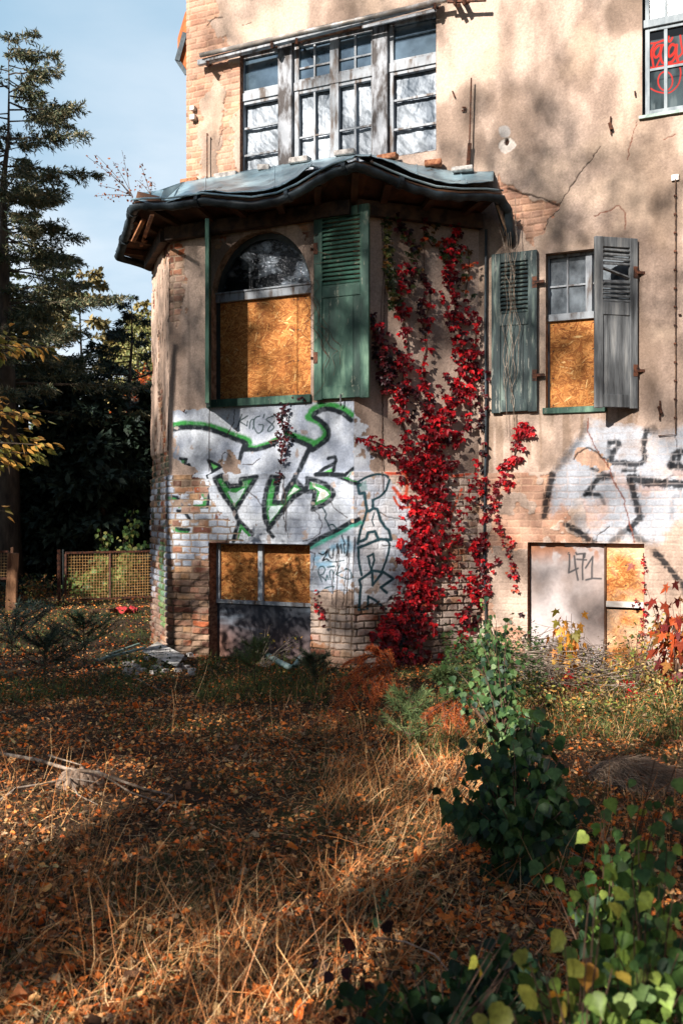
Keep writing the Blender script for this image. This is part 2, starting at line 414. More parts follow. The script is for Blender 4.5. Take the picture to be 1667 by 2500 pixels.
def graffiti_bay(c, PX, PY, m):
    S = lambda z, w, colr=BLK, f=Z7, **k: paint_stroke(c, PX, PY, f(z), w*(1.28 if w > 4 else 1.05), colr, mask=m, nz=0.5, **k)
    # green glow above the black line
    S([(75,245),(160,232),(300,240),(420,270),(540,320),(655,362),(640,420)], 11, GRN, soft=0.5)
    S([(640,425),(720,412),(800,385),(870,350)], 9, GRN, soft=0.5)
    S([(950,310),(1040,340),(1160,385)], 12, GRN, soft=0.5)
    S([(1110,180),(1150,120),(1220,88),(1300,95),(1380,120),(1440,165)], 12, GRN, soft=0.55)
    S([(1110,185),(1190,225),(1240,290),(1225,340),(1150,395)], 12, GRN, soft=0.5)
    # upper line
    S([(75,278),(150,262),(260,262),(340,272),(450,310),(560,355),(630,385),(625,430)], 10)
    S([(625,430),(700,432),(790,412),(870,375)], 9); S([(940,335),(1040,370),(1120,405)], 10)
    S([(618,400),(600,455),(583,525)], 8, curve=False)
    S([(1435,205),(1370,155),(1290,125),(1220,125),(1150,170),(1200,210),(1255,270),(1262,330),(1220,380),(1140,435)], 10)
    S([(1125,410),(1090,480),(1050,570),(1010,660),(955,740)], 10)
    # left arrow heads
    paint_poly(c, PX, PY, Z7([(130,505),(175,505),(160,560),(200,545),(225,600),(170,595)]), GRN, m)
    S([(130,502),(178,505),(160,555),(195,545),(228,600)], 6, curve=False); S([(130,610),(245,612)], 2.5, curve=False)
    paint_poly(c, PX, PY, Z7([(350,515),(440,560),(385,600)]), GRNL, m)
    S([(345,512),(445,562),(380,600),(345,512)], 6, curve=False); S([(385,600),(345,630),(352,650)], 4, curve=False)
    # first letter
    paint_poly(c, PX, PY, Z7([(410,650),(455,635),(520,725),(590,715),(610,660),(715,645),(640,770),(560,900),(470,770)]), GRN, m)
    paint_poly(c, PX, PY, Z7([(500,750),(560,765),(640,720),(600,800),(555,850)]), WHITE, m, 0.75)
    S([(405,655),(455,630),(520,715),(600,705),(605,660),(725,640),(650,760),(560,900),(470,780),(405,655)], 9, curve=False)
    S([(560,900),(575,960),(630,1020),(690,1080)], 9, curve=False)
    paint_poly(c, PX, PY, Z7([(600,1000),(685,1090),(665,1100),(610,1040),(580,1130),(560,1130)]), GRN, m)
    S([(590,985),(560,1060),(545,1130)], 8, curve=False)
    # left letter rests on the bricks
    S([(340,720),(355,800),(345,870),(235,870)], 7, curve=False); S([(290,740),(330,800),(320,860),(250,870)], 7, GRN, curve=False)
    S([(45,790),(110,800),(150,860),(240,880)], 8, curve=False); S([(30,800),(100,815),(130,870)], 6, GRN, curve=False)
    S([(120,900),(180,920),(205,960)], 7, curve=False)
    S([(70,990),(95,1040),(190,1055)], 9, GRN); S([(100,990),(125,1035),(200,1045)], 7)
    # second letter
    paint_poly(c, PX, PY, Z7([(830,650),(880,655),(850,830),(930,820),(960,760),(1020,690),(1080,740),(1010,780),(920,900),(825,1020),(790,900),(795,760)]), GRN, m)
    paint_poly(c, PX, PY, Z7([(835,865),(920,860),(880,920),(825,980),(815,900)]), WHITE, m, 0.8)
    paint_poly(c, PX, PY, Z7([(960,790),(1010,720),(1050,735),(980,780)]), WHITE2, m, 0.7)
    S([(840,640),(800,730),(780,860),(790,960),(822,1028),(900,930),(1010,790),(1090,745),(1022,665),(950,750),(925,835),(862,840),(893,650),(840,640)], 10, curve=False)
    S([(822,1028),(815,1050),(850,1098)], 8, curve=False); S([(862,700),(880,640),(925,640)], 7, curve=False)
    # third letter
    paint_poly(c, PX, PY, Z2([(110,430),(230,460),(340,500),(400,560),(400,630),(320,700),(150,770),(200,640),(210,550),(110,540)]), GRN, m)
    paint_poly(c, PX, PY, Z2([(150,480),(250,515),(330,550),(375,605),(310,650),(205,705),(250,560)]), WHITE2, m, 0.85)
    S([(80,380),(200,410),(330,460),(420,540),(440,600),(400,670),(310,735),(150,810),(170,650),(180,560),(60,560),(90,400)], 9, f=Z2, curve=False)
    paint_poly(c, PX, PY, Z2([(250,310),(410,240),(390,320)]), GRNL, m)
    S([(350,110),(440,85),(455,140),(430,190),(420,310),(195,330),(280,250),(430,180)], 6.5, f=Z2, curve=False)
    S([(200,330),(400,330),(560,370),(680,430),(750,470)], 9, f=Z2)
    S([(430,320),(600,335),(650,280),(710,230)], 7, f=Z2, curve=False)
    paint_poly(c, PX, PY, Z2([(560,370),(620,370),(700,270),(640,370),(720,430),(740,440)]), GRN, m)
    TEAL = sr(34,62,70)
    S([(730,430),(860,360),(1000,325),(1120,345),(1140,370)], 4.5, TEAL, f=Z2); S([(1160,400),(1110,540),(1040,620),(950,670)], 4.5, TEAL, f=Z2)
    paint_poly(c, PX, PY, Z2([(740,460),(840,400),(860,540),(780,560)]), sr(74,126,118), m, 0.5)
    S([(730,480),(750,590),(820,580),(830,680),(850,800)], 6, TEAL, f=Z2, curve=False)
    S([(930,680),(935,790),(880,830),(850,820),(810,960),(760,1100),(730,1270)], 5.5, TEAL, f=Z2, curve=False)
    S([(935,790),(990,800),(1040,960),(1110,1060),(1150,1090),(1180,1220),(1040,1210),(950,1240),(730,1330)], 6, TEAL, f=Z2, curve=False)
    S([(760,1240),(840,1210),(870,1120),(960,1105),(1000,1195)], 6, TEAL, f=Z2, curve=False)
    S([(950,850),(920,960),(950,1030)], 3, TEAL, f=Z2, curve=False); S([(1100,1215),(1155,1270),(1140,1400),(1090,1560),(1060,1640)], 4.5, TEAL, f=Z2)
    S([(735,1340),(740,1500),(780,1700)], 5, TEAL, f=Z2); S([(860,1450),(940,1410),(950,1500),(910,1640),(890,1560),(870,1450)], 4.5, TEAL, f=Z2, curve=False)
    S([(1120,1940),(1040,1870),(1210,1750),(1080,1660),(930,1640),(750,1770),(770,1850),(755,2000),(745,2170)], 5.5, TEAL, f=Z2, curve=False)
    S([(925,1650),(930,1840),(1050,1680)], 5, TEAL, f=Z2, curve=False)
    S([(860,2160),(870,1990),(960,2040),(1110,2160)], 5, TEAL, f=Z2, curve=False); S([(1180,2000),(1310,2100),(1200,2160)], 4, TEAL, f=Z2, curve=False)
    S([(740,2180),(830,2170)], 4, TEAL, f=Z2, curve=False)
    # long diagonal with its blue and green edge
    S([(120,1320),(300,1230),(500,1130),(760,980)], 9, sr(64,150,130), f=Z2, curve=False, soft=0.7)
    S([(110,1290),(240,1200),(480,1090),(740,940)], 9, f=Z2, curve=False)
    S([(290,780),(340,870),(320,930),(370,1020),(430,1010),(480,1070)], 3.5, TEAL, f=Z2, curve=False); S([(360,1010),(400,1090)], 3.5, TEAL, f=Z2, curve=False)
    # small tags
    BL = sr(86,150,182)
    for p in ([(180,1470),(230,1460)], [(420,1330),(520,1300),(600,1360)], [(560,1240),(640,1260),(660,1340)], [(220,1560),(380,1540)], [(300,1400),(340,1420)]):
        S(p, 11, BL, f=Z2, soft=0.9, op=0.7)
    S([(235,1400),(300,1420),(360,1350),(330,1430),(290,1500),(340,1480),(375,1500)], 3.6, BLK, f=Z2); S([(385,1340),(370,1420),(420,1470),(440,1340)], 3.4, BLK, f=Z2)
    for xx in (490, 540, 575): S([(xx,1280),(xx+12,1400)], 3.4, BLK, f=Z2, curve=False)
    S([(640,1180),(640,1300),(620,1430)], 5, BLK, f=Z2, curve=False, soft=0.8); S([(550,1160),(600,1290)], 3, BLK, f=Z2, curve=False, soft=0.8)
    T2 = sr(52,78,84)
    S([(280,1790),(235,1680),(240,1600),(290,1580),(320,1620),(300,1680),(260,1700),(300,1740),(330,1770)], 3, T2, f=Z2)
    S([(330,1780),(350,1700),(370,1760)], 3, T2, f=Z2, curve=False); S([(400,1760),(380,1680),(400,1630),(430,1650),(440,1790)], 3, T2, f=Z2); S([(360,1590),(450,1580)], 4, T2, f=Z2, curve=False)
    S([(520,1560),(470,1690),(620,1610)], 3, T2, f=Z2, curve=False); S([(470,1690),(600,1750),(680,1740),(660,1640),(600,1610)], 3, T2, f=Z2)
    S([(320,1880),(380,1860),(440,1860)], 3.5, T2, f=Z2); S([(340,1510),(450,1520),(580,1500)], 2.5, T2, f=Z2)
    # cursive tag below the sill
    K = sr(70,84,88)
    S([(600,165),(565,270)], 3.2, K, curve=False); S([(645,175),(580,215),(640,250)], 3.2, K, curve=False); S([(645,215),(640,250)], 3, K, curve=False)
    S([(660,270),(668,215),(690,200),(695,240),(685,275)], 3, K); S([(740,175),(705,190),(690,240),(720,305),(755,290),(765,245),(730,240)], 3.2, K); S([(775,160),(765,190)], 3, K, curve=False)
    S([(845,175),(800,190),(790,205),(830,235),(845,265),(815,292),(800,280),(850,215)], 3.2, K)

def graffiti_b(c, PX, PY, m):
    S = lambda z, w, colr, f=Z2, **k: paint_stroke(c, PX, PY, f(z), w, colr, mask=m, nz=0.8, **k)
    O = sr(196,84,58)
    S([(1110,290),(1180,315),(1330,310),(1400,330)], 9, O, soft=0.6); S([(1390,340),(1400,480),(1380,640),(1350,700),(1260,560),(1210,510)], 9, O, curve=False, soft=0.7)
    S([(1220,640),(1270,740),(1340,780),(1456,770)], 6, O, soft=0.5)
    Z6 = lambda L_: [(950+x/2.187, 980+y/2.187) for x, y in L_]
    S([(330,400),(400,390),(430,380)], 8, O, f=Z6, soft=0.7); S([(380,470),(340,560),(320,620)], 6, O, f=Z6, soft=0.7)

def graffiti_right(c, PX, PY, m):
    S = lambda z, w, f=Z3, op=1.0, **k: paint_stroke(c, PX, PY, f(z), w*1.25, sr(20,23,28), mask=m, nz=1.2, op=op, **k)
    S([(640,90),(560,240),(470,350),(360,490)], 15, soft=0.95, op=0.65)
    S([(320,550),(290,680),(265,800),(245,940)], 14, soft=0.5)
    S([(880,235),(955,240),(900,330),(890,425),(1010,430),(1120,450),(1200,400),(1190,290),(1215,130)], 11, soft=0.5)
    S([(860,240),(855,430)], 9, soft=0.8, op=0.7); S([(1215,110),(1290,130),(1280,100)], 14, soft=0.8, op=0.7)
    S([(700,490),(790,510)], 8, soft=0.7); S([(990,505),(1100,505)], 8, soft=0.7)
    S([(880,560),(790,570),(740,610),(660,720)], 12, soft=0.6); S([(630,735),(760,735)], 9, soft=0.6); S([(780,740),(815,820)], 6, soft=0.8, op=0.7)
    S([(1060,580),(1100,570),(1200,615),(1400,625),(1568,640),(1700,640)], 17, soft=0.35)
    S([(1070,600),(1100,720),(1130,850),(1160,940),(1120,1000),(1060,1060)], 13, soft=0.5); S([(1060,1060),(980,1110),(890,1185)], 15, soft=0.8, op=0.8)
    S([(1080,1080),(1130,1140),(1190,1190)], 14, soft=0.8, op=0.8); S([(450,1025),(560,1080),(640,1140),(710,1185)], 12, soft=0.5)
    S([(1450,460),(1470,380),(1530,330),(1600,320)], 13, soft=0.5); S([(1460,460),(1600,470)], 13, soft=0.5); S([(1520,440),(1530,360)], 8)
    S([(1540,700),(1568,760),(1480,760),(1460,960)], 8, soft=0.9, op=0.35)
    S([(1225,150),(1340,270),(1460,420),(1568,540),(1700,640)], 13, f=Z4, soft=0.4)
    S([(1350,590),(1540,600),(1568,680)], 6, f=Z4, soft=0.9, op=0.5)
    d = np.hypot(PX-(1267+590/3.92), PY-(1020+960/3.92)); t = (1-sstep(14, 19, d))*0.45*m
    c[:] = c*(1-t[..., None])+sr(118,120,122)*t[..., None]

def base_wall(A, Z, seed):
    m, rr, row, ci = bricks(A, Z, seed)
    bc = brick_col(rr, A, Z, seed+2)
    mort = sr(168,146,124)*(0.7+0.5*fbm(A, Z, 20, 3, seed+4))[..., None]
    cb = lerp(mort, bc, m)
    ero = sstep(1.5, 0.4, Z)[..., None]; cb = cb*(1-0.5*ero*(1-m)[..., None])
    hb = -(0.011+0.012*ero[..., 0])*(1-m)+(rr[3]-0.5)*0.010*ero[..., 0]+(rr[2]-0.5)*0.006*m+(fbm(A, Z, 40, 2, seed+7)-0.5)*0.005
    grit = fbm(A, Z, 70, 2, seed+11)
    lime = sstep(0.46, 0.62, fbm(A, Z, 4.5, 5, seed+14))*0.55; cb = lerp(cb, sr(176,156,140)*(0.8+0.3*rr[1])[..., None], lime)
    soot = sstep(0.5, 0.66, fbm(A, Z, 2.2, 5, seed+15))*0.4; cb = cb*(1-soot)[..., None]
    stain = fbm(A, Z*0.35, 2.6, 5, seed+12)
    cp = lerp(PLA2, PLA, sstep(0.32, 0.62, stain))*(0.82+0.34*grit)[..., None]
    low_ = (Z < LEDGE)*0.8; hp = 0.010-0.005*(1-m)*low_+(fbm(A, Z, 5, 3, seed+13)-0.5)*0.010+(grit-0.5)*0.003
    return m, rr, cb, hb, cp, hp

def drip(A, Z, seed, sc=16):      # vertical water marks
    return fbm(A, Z*0.08, sc, 3, seed)

def fn_front(A, Z, PX, PY):
    m, rr, cb, hb, cp, hp = base_wall(A, Z, 21)
    wx = PX+(fbm(A, Z, 12, 4, 61)-0.5)*38; wy = PY+(fbm(A, Z, 12, 4, 62)-0.5)*38
    up = Z > LEDGE
    bare = in_poly(wx, wy, [(405,380),(900,380),(900,470),(770,560),(745,590),(700,520),(620,500),(560,540),(530,610),(500,575),(450,590),(452,640),(446,760),(428,800),(405,760)])
    bare |= in_poly(wx, wy, [(405,1120),(440,1125),(432,1140),(500,1150),(512,1175),(520,1225),(560,1262),(592,1300),(600,1330),(700,1335),(700,1335),(765,1480),(880,1480),(880,1700),(400,1700)]) & ~up
    thin = in_poly(wx, wy, [(765,1442),(880,1442),(880,1490),(765,1490)]) & ~up
    patch = in_poly(wx, wy, [(420,1125),(446,1120),(470,1145),(500,1165),(505,1205),(430,1200)])
    patch2 = in_poly(wx, wy, Z7([(440,560),(470,470),(500,430),(530,450),(540,500),(600,540),(620,600),(540,600),(480,590)]))
    pl = (~bare).astype(float)
    c = lerp(cb, cp, pl); h = np.where(pl > 0.5, hp, hb)
    # brown splash on the lower bricks
    c = lerp(c, c*sr(232,206,176)/0.9, (bare & ~up & (PY > 1380)).astype(float)*0.3)
    # whitewashed rectangle under and beside the sill, and on the plinth
    paintable = in_poly(wx, PY+(fbm(A, Z, 20, 3, 65)-0.5)*10, [(424,1004),(520,996),(700,985),(870,980),(870,1460),(400,1385),(400,1150),(424,1140)])
    paintable &= (PX > 424) | ~up
    wt = fbm(A, Z, 3.5, 5, 66); wcol = lerp(sr(150,158,172), sr(196,202,210), sstep(0.3, 0.65, wt))*(0.9+0.2*fbm(A, Z, 60, 2, 67))[..., None]
    keepb = sstep(0.30, 0.42, rr[3]*0.75+0.45*fbm(A, Z, 22, 3, 68)-0.1-sstep(1290, 1440, PY)*0.5)*m
    pm = np.where(bare, keepb, 1.0)*paintable*np.where(patch | patch2, 0.0, 1.0)*np.where(thin, 0, 1)
    fl = sstep(0.20, 0.26, fbm(A, Z, 9, 4, 69)); pm = pm*np.where(bare, 1, 0.25+0.75*fl)
    c = lerp(c, wcol, pm)
    c = c*(1-0.16*(1-m)*(~up)*(Z > 0.3))[..., None]
    gm = np.clip(pm*1.15, 0, 1)*(1-0.18*(1-m)*(~up))*(0.86+0.14*sstep(0.3, 0.45, fbm(A, Z, 26, 3, 70))); gm = np.where(patch2, 0, gm)
    graffiti_bay(c, PX, PY, np.where((PX > 424), gm, gm*0.6))
    h = h+np.where(patch2, -0.006, 0)
    # pale wash on the bricks right of the basement window
    lw = in_poly(wx, wy, [(760,1470),(880,1470),(880,1600),(760,1560)]) & bare
    c = lerp(c, sr(196,186,176)*(0.8+0.3*wt)[..., None], lw*m*0.5)
    # soot and moss streaks
    st = sstep(0.55, 0.75, drip(A, Z, 71))*sstep(1.9, 3.2, Z)*0.25*up
    c = c*(1-st[..., None])
    for p in ([(365,1150)], ):
        pass
    for p, w in (([(513,990),(512,1150)], 1.6), ([(1178/1,0),(1178,1)], 1)):
        crack(c, h, PX, PY, p, w, 0.003, 0.5)
    for p in (Z2([(160,810),(240,900),(280,990),(260,1140),(150,1200),(20,1240)]), Z2([(400,700),(450,800),(560,860),(630,920)]), Z2([(110,1380),(190,1400),(150,1650)]), Z2([(130,1910),(400,1930),(560,1910),(690,1930)]),
              Z7([(660,760),(720,800),(760,850)]), Z7([(930,640),(920,800),(940,1000),(970,1110)]), Z7([(545,130),(540,220),(490,320)]), Z7([(420,540),(480,450),(520,490)]), Z7([(600,540),(680,550),(740,500)]),
              Z2([(490,1270),(480,1600),(430,1700),(415,2100)]), Z2([(630,1400),(600,1800),(560,2150)])):
        crack(c, h, PX, PY, p, 1.5, 0.004)
    h = h+np.where(up, 0, 0.03)
    # darker towards the ground
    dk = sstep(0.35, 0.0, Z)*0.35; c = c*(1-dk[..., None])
    return c, h

def fn_left(A, Z, PX, PY):
    m, rr, cb, hb, cp, hp = base_wall(A+5, Z, 31)
    up = Z > LEDGE
    ex = fbm(A, Z*0.6, 4, 4, 72)
    pl = (up & (ex < 0.56) & (Z > 2.3)).astype(float)
    c = lerp(cb, lerp(cp, sr(206,176,154), 0.5), pl); h = np.where(pl > 0.5, hp+0.006, hb*1.6)
    c = lerp(c, sr(176,184,196)*(0.8+0.3*rr[1])[..., None], m*(~up)*sstep(0.35, 0.5, rr[3])*sstep(0.3, 0.8, Z)*0.85)
    g = (np.abs(A+0.42+(fbm(A, Z, 6, 2, 73)-0.5)*0.3) < 0.2) & (Z < 1.25) & (Z > 0.25)
    c = lerp(c, GRNL, g*m*0.55)
    g2 = (fbm(A, Z, 5, 3, 74) > 0.62) & (Z > 1.4) & (Z < 2.3)
    c = lerp(c, sr(44,74,58), g2*m*0.8)
    c = lerp(c, sr(64,50,42), ((np.abs(fbm(A*3, Z*0.7, 2.5, 4, 75)-0.5) < 0.018) & up)*0.8)
    h = h+np.where(up, 0, 0.03)+(fbm(A*2, Z*0.5, 4, 3, 76)-0.5)*0.03*up
    return c, h

def fn_b(A, Z, PX, PY):
    m, rr, cb, hb, cp, hp = base_wall(A+9, Z, 41)
    wx = PX+(fbm(A, Z, 12, 4, 81)-0.5)*40; wy = PY+(fbm(A, Z, 12, 4, 82)-0.5)*40
    up = Z > LEDGE
    bare = (in_poly(wx, wy, [(860,1485),(930,1470),(1000,1430),(1060,1300),(1080,1150),(1200,1150),(1200,1750),(850,1750)]) | in_poly(wx, wy, [(850,380),(1200,380),(1200,470),(1150,520),(1060,500),(850,470)])) & ((~up) | (Z > 4.2))
    pl = (~bare).astype(float)
    cp = lerp(cp, cp*0.85, 0.5)
    c = lerp(cb, cp, pl); h = np.where(pl > 0.5, hp, hb)
    wcol = lerp(sr(160,166,178), sr(200,206,214), sstep(0.3, 0.65, fbm(A, Z, 3.5, 5, 83)))
    pm = in_poly(wx, wy, [(850,990),(880,1030),(905,1090),(905,1150),(960,1180),(1000,1240),(1010,1420),(1000,1480),(850,1470)]).astype(float)
    pm *= np.where(bare, 0.6*m, 1)*sstep(0.25, 0.33, fbm(A, Z, 9, 4, 84))
    c = lerp(c, wcol, pm)
    wash = (~up)*sstep(0.35, 0.6, fbm(A, Z, 5, 4, 85))*0.55
    c = lerp(c, sr(206,190,178), wash*np.where(bare, m, 0.5))
    gm = np.ones_like(A)
    paint = lambda *a: None
    graffiti_bay(c, PX, PY, np.clip((~up)*1.0*np.where(bare, m, 1), 0, 1))
    graffiti_b(c, PX, PY, np.where(bare, m, 1.0)*(~up))
    for p in (Z2([(1040,840),(1120,900),(1200,930),(1456,940)]), Z2([(1060,1290),(1200,1315),(1330,1300),(1380,1240),(1456,1270)]), [(930,530),(940,700),(930,900),(938,1150)], [(1030,1180),(1060,1300),(1040,1440)]):
        crack(c, h, PX, PY, p, 1.5, 0.004)
    h = h+np.where(up, 0, 0.03)
    return c, h

def fn_main(A, Z, PX, PY):
    m, rr, cb, hb, cp, hp = base_wall(A+15, Z, 51)
    wx = PX+(fbm(A, Z, 10, 4, 91)-0.5)*34; wy = PY+(fbm(A, Z, 10, 4, 92)-0.5)*34
    up = Z > LEDGE
    roofb = in_poly(wx, wy, [(1210,425),(1240,455),(1290,482),(1368,505),(1335,535),(1322,570),(1305,610),(1270,560),(1225,500)])
    roofb &= A > 0
    leftb = in_poly(wx, wy, [(440,-200),(520,-60),(545,60),(560,150),(600,160),(600,250),(560,300),(575,390),(600,470),(440,470)]) & (A < 0)
    leftp = in_poly(wx, wy, Z0([(200,560),(300,420),(340,520),(330,700),(290,850),(300,960),(200,980),(190,760)])) | in_poly(wx, wy, Z0([(230,120),(500,20),(420,140),(300,200)]))
    leftb &= ~leftp
    dr = in_poly(wx, wy, Z3([(520,400),(600,300),(680,280),(780,350),(850,420),(830,500),(740,470),(560,470)]))
    low = (~up)
    thinp = fbm(A, Z, 3.0, 4, 93)
    lowplaster = low & ((thinp > 0.56) | ((PX > 1570) & (PY > 1330)) | in_poly(wx, wy, [(1200,1340),(1292,1345),(1292,1480),(1200,1540)]))
    bare = roofb | leftb | (low & ~lowplaster)
    pl = (~bare).astype(float)
    # warm, thinly rendered bricks
    tb = lerp(cb, sr(212,166,140)*(0.75+0.35*rr[1])[..., None], np.where(low | roofb, 0.62, 0.55*np.ones_like(A)))
    c = lerp(tb, cp, pl); h = np.where(pl > 0.5, hp, hb*np.where(low, 0.55, 1.0))
    c = np.where(dr[..., None], PEACH*0.8*(0.85+0.25*fbm(A, Z, 14, 3, 94))[..., None], c)
    # pale scuffed wear of the upper plaster
    wv = sstep(0.45, 0.7, fbm(A, Z, 1.7, 5, 95)); c = lerp(c, sr(214,188,164), wv*pl*0.45)
    stn = sstep(0.5, 0.72, fbm(A+3, Z*0.6, 2.2, 5, 96))*pl*up; c = lerp(c, sr(112,94,80), stn*0.65)
    stn = sstep(0.52, 0.7, drip(A, Z, 97))*in_poly(wx, wy, [(1270,1005),(1560,1000),(1480,1150),(1180,1150),(1180,1010)]); c = lerp(c, sr(120,98,78), stn*0.5)
    # white graffiti field
    wm = soft_poly(wx, wy, Z3([(640,60),(700,20),(900,60),(1200,100),(1260,90),(1300,150),(1700,60),(1700,980),(1480,1000),(1400,1090),(1330,1190),(700,1190),(560,1080),(520,1000),(660,960),(650,900),(420,860),(330,890),(280,920),(320,560),(480,340)]), 12)
    wm *= np.where(dr, 0.12, 1.0)*np.where(m < 0.5, 0.75, 1)
    hole = in_poly(wx, wy, Z3([(560,860),(820,830),(900,900),(800,980),(660,960)])) | in_poly(wx, wy, Z3([(900,450),(1120,460),(1000,520),(870,510)]))
    wm *= np.where(hole, 0.75, 1)
    c = lerp(c, sr(170,174,182)*(0.86+0.2*fbm(A, Z, 7, 4, 98))[..., None], wm*(0.55+0.45*sstep(0.25, 0.5, fbm(A, Z, 6, 4, 99))))
    graffiti_right(c, PX, PY, np.where(dr, 0.2, 1.0)*np.where(m < 0.4, 0.7, 1.0)*(0.86+0.14*fbm(A, Z, 30, 3, 100)))
    # shell hole
    dd = np.hypot(PX-1238, (PY-352))+(fbm(A, Z, 14, 3, 101)-0.5)*14; t = 1-sstep(17, 20, dd); c = lerp(c, sr(206,196,186), t); h = h-0.012*t
    dd = np.hypot(PX-1232, (PY-322))+(fbm(A, Z, 14, 3, 102)-0.5)*8; c = lerp(c, sr(150,148,146), (1-sstep(14, 17, dd))*0.8)
    dd = np.hypot((PX-1237)*1.6, (PY-345))+(fbm(A, Z, 20, 3, 103)-0.5)*16; t = 1-sstep(7, 10, dd); c = lerp(c, sr(62,44,36), t); h = h-0.03*t
    for p, w in ((ZR([(860,1180),(900,1110),(940,1050),(990,980),(1040,920),(1090,845)]), 1.6), (ZR([(560,1080),(650,1110),(760,1140),(850,1175)]), 3.2), (ZR([(1245,920),(1280,760),(1310,690)]), 1.2),
                 (ZR([(1240,1316),(1235,1230),(1200,1180),(1140,1210),(1060,1240)]), 1.6), (ZR([(775,1316),(790,1260),(860,1200)]), 2.0), (ZR([(1450,800),(1520,770)]), 1.6),
                 (Z3([(665,0),(660,140),(720,270),(800,390),(870,510),(940,670),(1010,800),(1050,980),(1080,1080),(1110,1190)]), 2.0), (Z3([(520,400),(560,340),(610,300),(680,290),(760,345),(840,410),(850,460)]), 2.6),
                 (Z3([(745,1190),(760,1120),(820,1080),(860,1030)]), 1.6), (Z3([(1490,170),(1520,330)]), 1.4), (Z0([(300,790),(320,720),(340,700)]), 1.4), (Z0([(235,140),(280,95),(325,100)]), 2.0), (Z0([(430,140),(480,125)]), 1.4)):
        crack(c, h, PX, PY, p, w, 0.006, colr=(sr(110,56,38) if p[0][0] > 1430 and p[0][1] < 1030 else None))
    h = h+np.where(up, 0, 0.03)
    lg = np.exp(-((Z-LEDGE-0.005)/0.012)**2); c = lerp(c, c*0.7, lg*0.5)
    return c, h

def osb(seed, base=(196,122,56), pale=None):
    g = np.random.default_rng(seed)
    def fn(A, Z, PX, PY):
        c = np.ones(A.shape+(3,))*sr(*base); c *= (0.85+0.3*fbm(A, Z, 30, 2, seed))[..., None]
        a0, a1, z0, z1 = A.min(), A.max(), Z.min(), Z.max(); N = int((a1-a0)*(z1-z0)*3200)+20
        na, nz_ = A.shape[1], A.shape[0]
        for i in range(N):
            ca, cz = g.uniform(a0, a1), g.uniform(z0, z1); th = g.normal(0, 0.75); Ls = g.uniform(0.018, 0.07); ws = g.uniform(0.0025, 0.0095)
            i0 = int((ca-Ls-a0)/(a1-a0)*(na-1)); i1 = int((ca+Ls-a0)/(a1-a0)*(na-1))+2; j0 = int((cz-Ls-z0)/(z1-z0)*(nz_-1)); j1 = int((cz+Ls-z0)/(z1-z0)*(nz_-1))+2
            i0 = max(i0, 0); j0 = max(j0, 0)
            if i1 <= i0 or j1 <= j0: continue
            sa = A[j0:j1, i0:i1]-ca; sz = Z[j0:j1, i0:i1]-cz
            u = sa*math.cos(th)+sz*math.sin(th); v = -sa*math.sin(th)+sz*math.cos(th)
            ms = (np.abs(u) < Ls) & (np.abs(v) < ws*(1-(u/Ls)**2*0.6))
            k = g.random(); cc = sr(214,150,84) if k > 0.7 else (sr(162,96,46) if k < 0.38 else sr(192,124,64))
            if k > 0.985: cc = sr(236,196,132)
            if k < 0.02: cc = sr(130,76,36)
            c[j0:j1, i0:i1][ms] = cc*g.uniform(0.85, 1.12)
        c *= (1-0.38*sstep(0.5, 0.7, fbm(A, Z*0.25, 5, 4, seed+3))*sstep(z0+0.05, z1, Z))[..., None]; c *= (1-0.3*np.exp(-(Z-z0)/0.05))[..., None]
        for fa in (0.04, 0.5, 0.96):
            for fz in (0.04, 0.35, 0.66, 0.96):
                sd_ = np.hypot(A-(a0+(a1-a0)*fa), Z-(z0+(z1-z0)*fz)); c[sd_ < 0.008] = sr(60,52,46)
        if pale is not None: c = lerp(c, np.ones_like(c)*sr(*pale), 0.45*sstep(0.35, 0.65, fbm(A, Z, 4, 4, seed+1)))
        return c, np.zeros_like(A)
    return fn
# ---------------------------------------------------------------- the house
HB = (float(Mc[0]), float(Mc[1]), 0.0)
house = thing('derelict_house', HB, 'derelict plastered brick house with octagonal corner bay, boarded windows and spray painted walls', 'house')

def opening(w, x0, x1, yt, yb, xr=None):
    """opening measured in pixels: left, right edge and the heights of its top and bottom at column xr"""
    xr = xr or (x0+x1)/2
    return w.az(x0, (yt+yb)/2)[0], w.az(x1, (yt+yb)/2)[0], w.az(xr, yb)[1], w.az(xr, yt)[1]

o_arch = list(opening(WF, 518, 760, 562, 972, 650)); ZS = WF.az(650, 716)[1]; o_arch.append(ZS)
o_base = list(opening(WF, 513, 761, 1327, 1640, 640)); o_base[2] = -0.3
o_big = list(opening(WM, 587, 1065, 22, 367, 1065))
o_right = list(opening(WM, 1332, 1552, 618, 998, 1350))
o_top = list(opening(WM, 1567, 1800, -120, 284, 1575)); o_top[1] = o_top[0]+1.05
o_door = list(opening(WM, 1289, 1573, 1325, 1640, 1400)); o_door[2] = -0.3

def reveal(parent, w, o, depth, mat, name, n=24):
    mb = MB(); a0, a1, z0, z1 = o[:4]
    t = 0.004
    if len(o) > 4:
        zs = o[4]; am = (a0+a1)/2; ra = (a1-a0)/2; rz = z1-zs
        pr = [(a0, z0), (a0, zs)]+[(am-ra*math.cos(math.pi*k/n), zs+rz*math.sin(math.pi*k/n)) for k in range(1, n)]+[(a1, zs), (a1, z0)]
    else: pr = [(a0, z0), (a0, z1), (a1, z1), (a1, z0)]
    V = []; Fs = []
    for (a, z) in pr: V += [w.pt(a, z, 0.012), w.pt(a, z, -depth)]
    for i in range(len(pr)-1): Fs.append((2*i, 2*i+1, 2*i+3, 2*i+2))
    Fs.append((2*len(pr)-2, 2*len(pr)-1, 1, 0))
    mb.add(V, Fs); return mb.build(name, mat, parent)

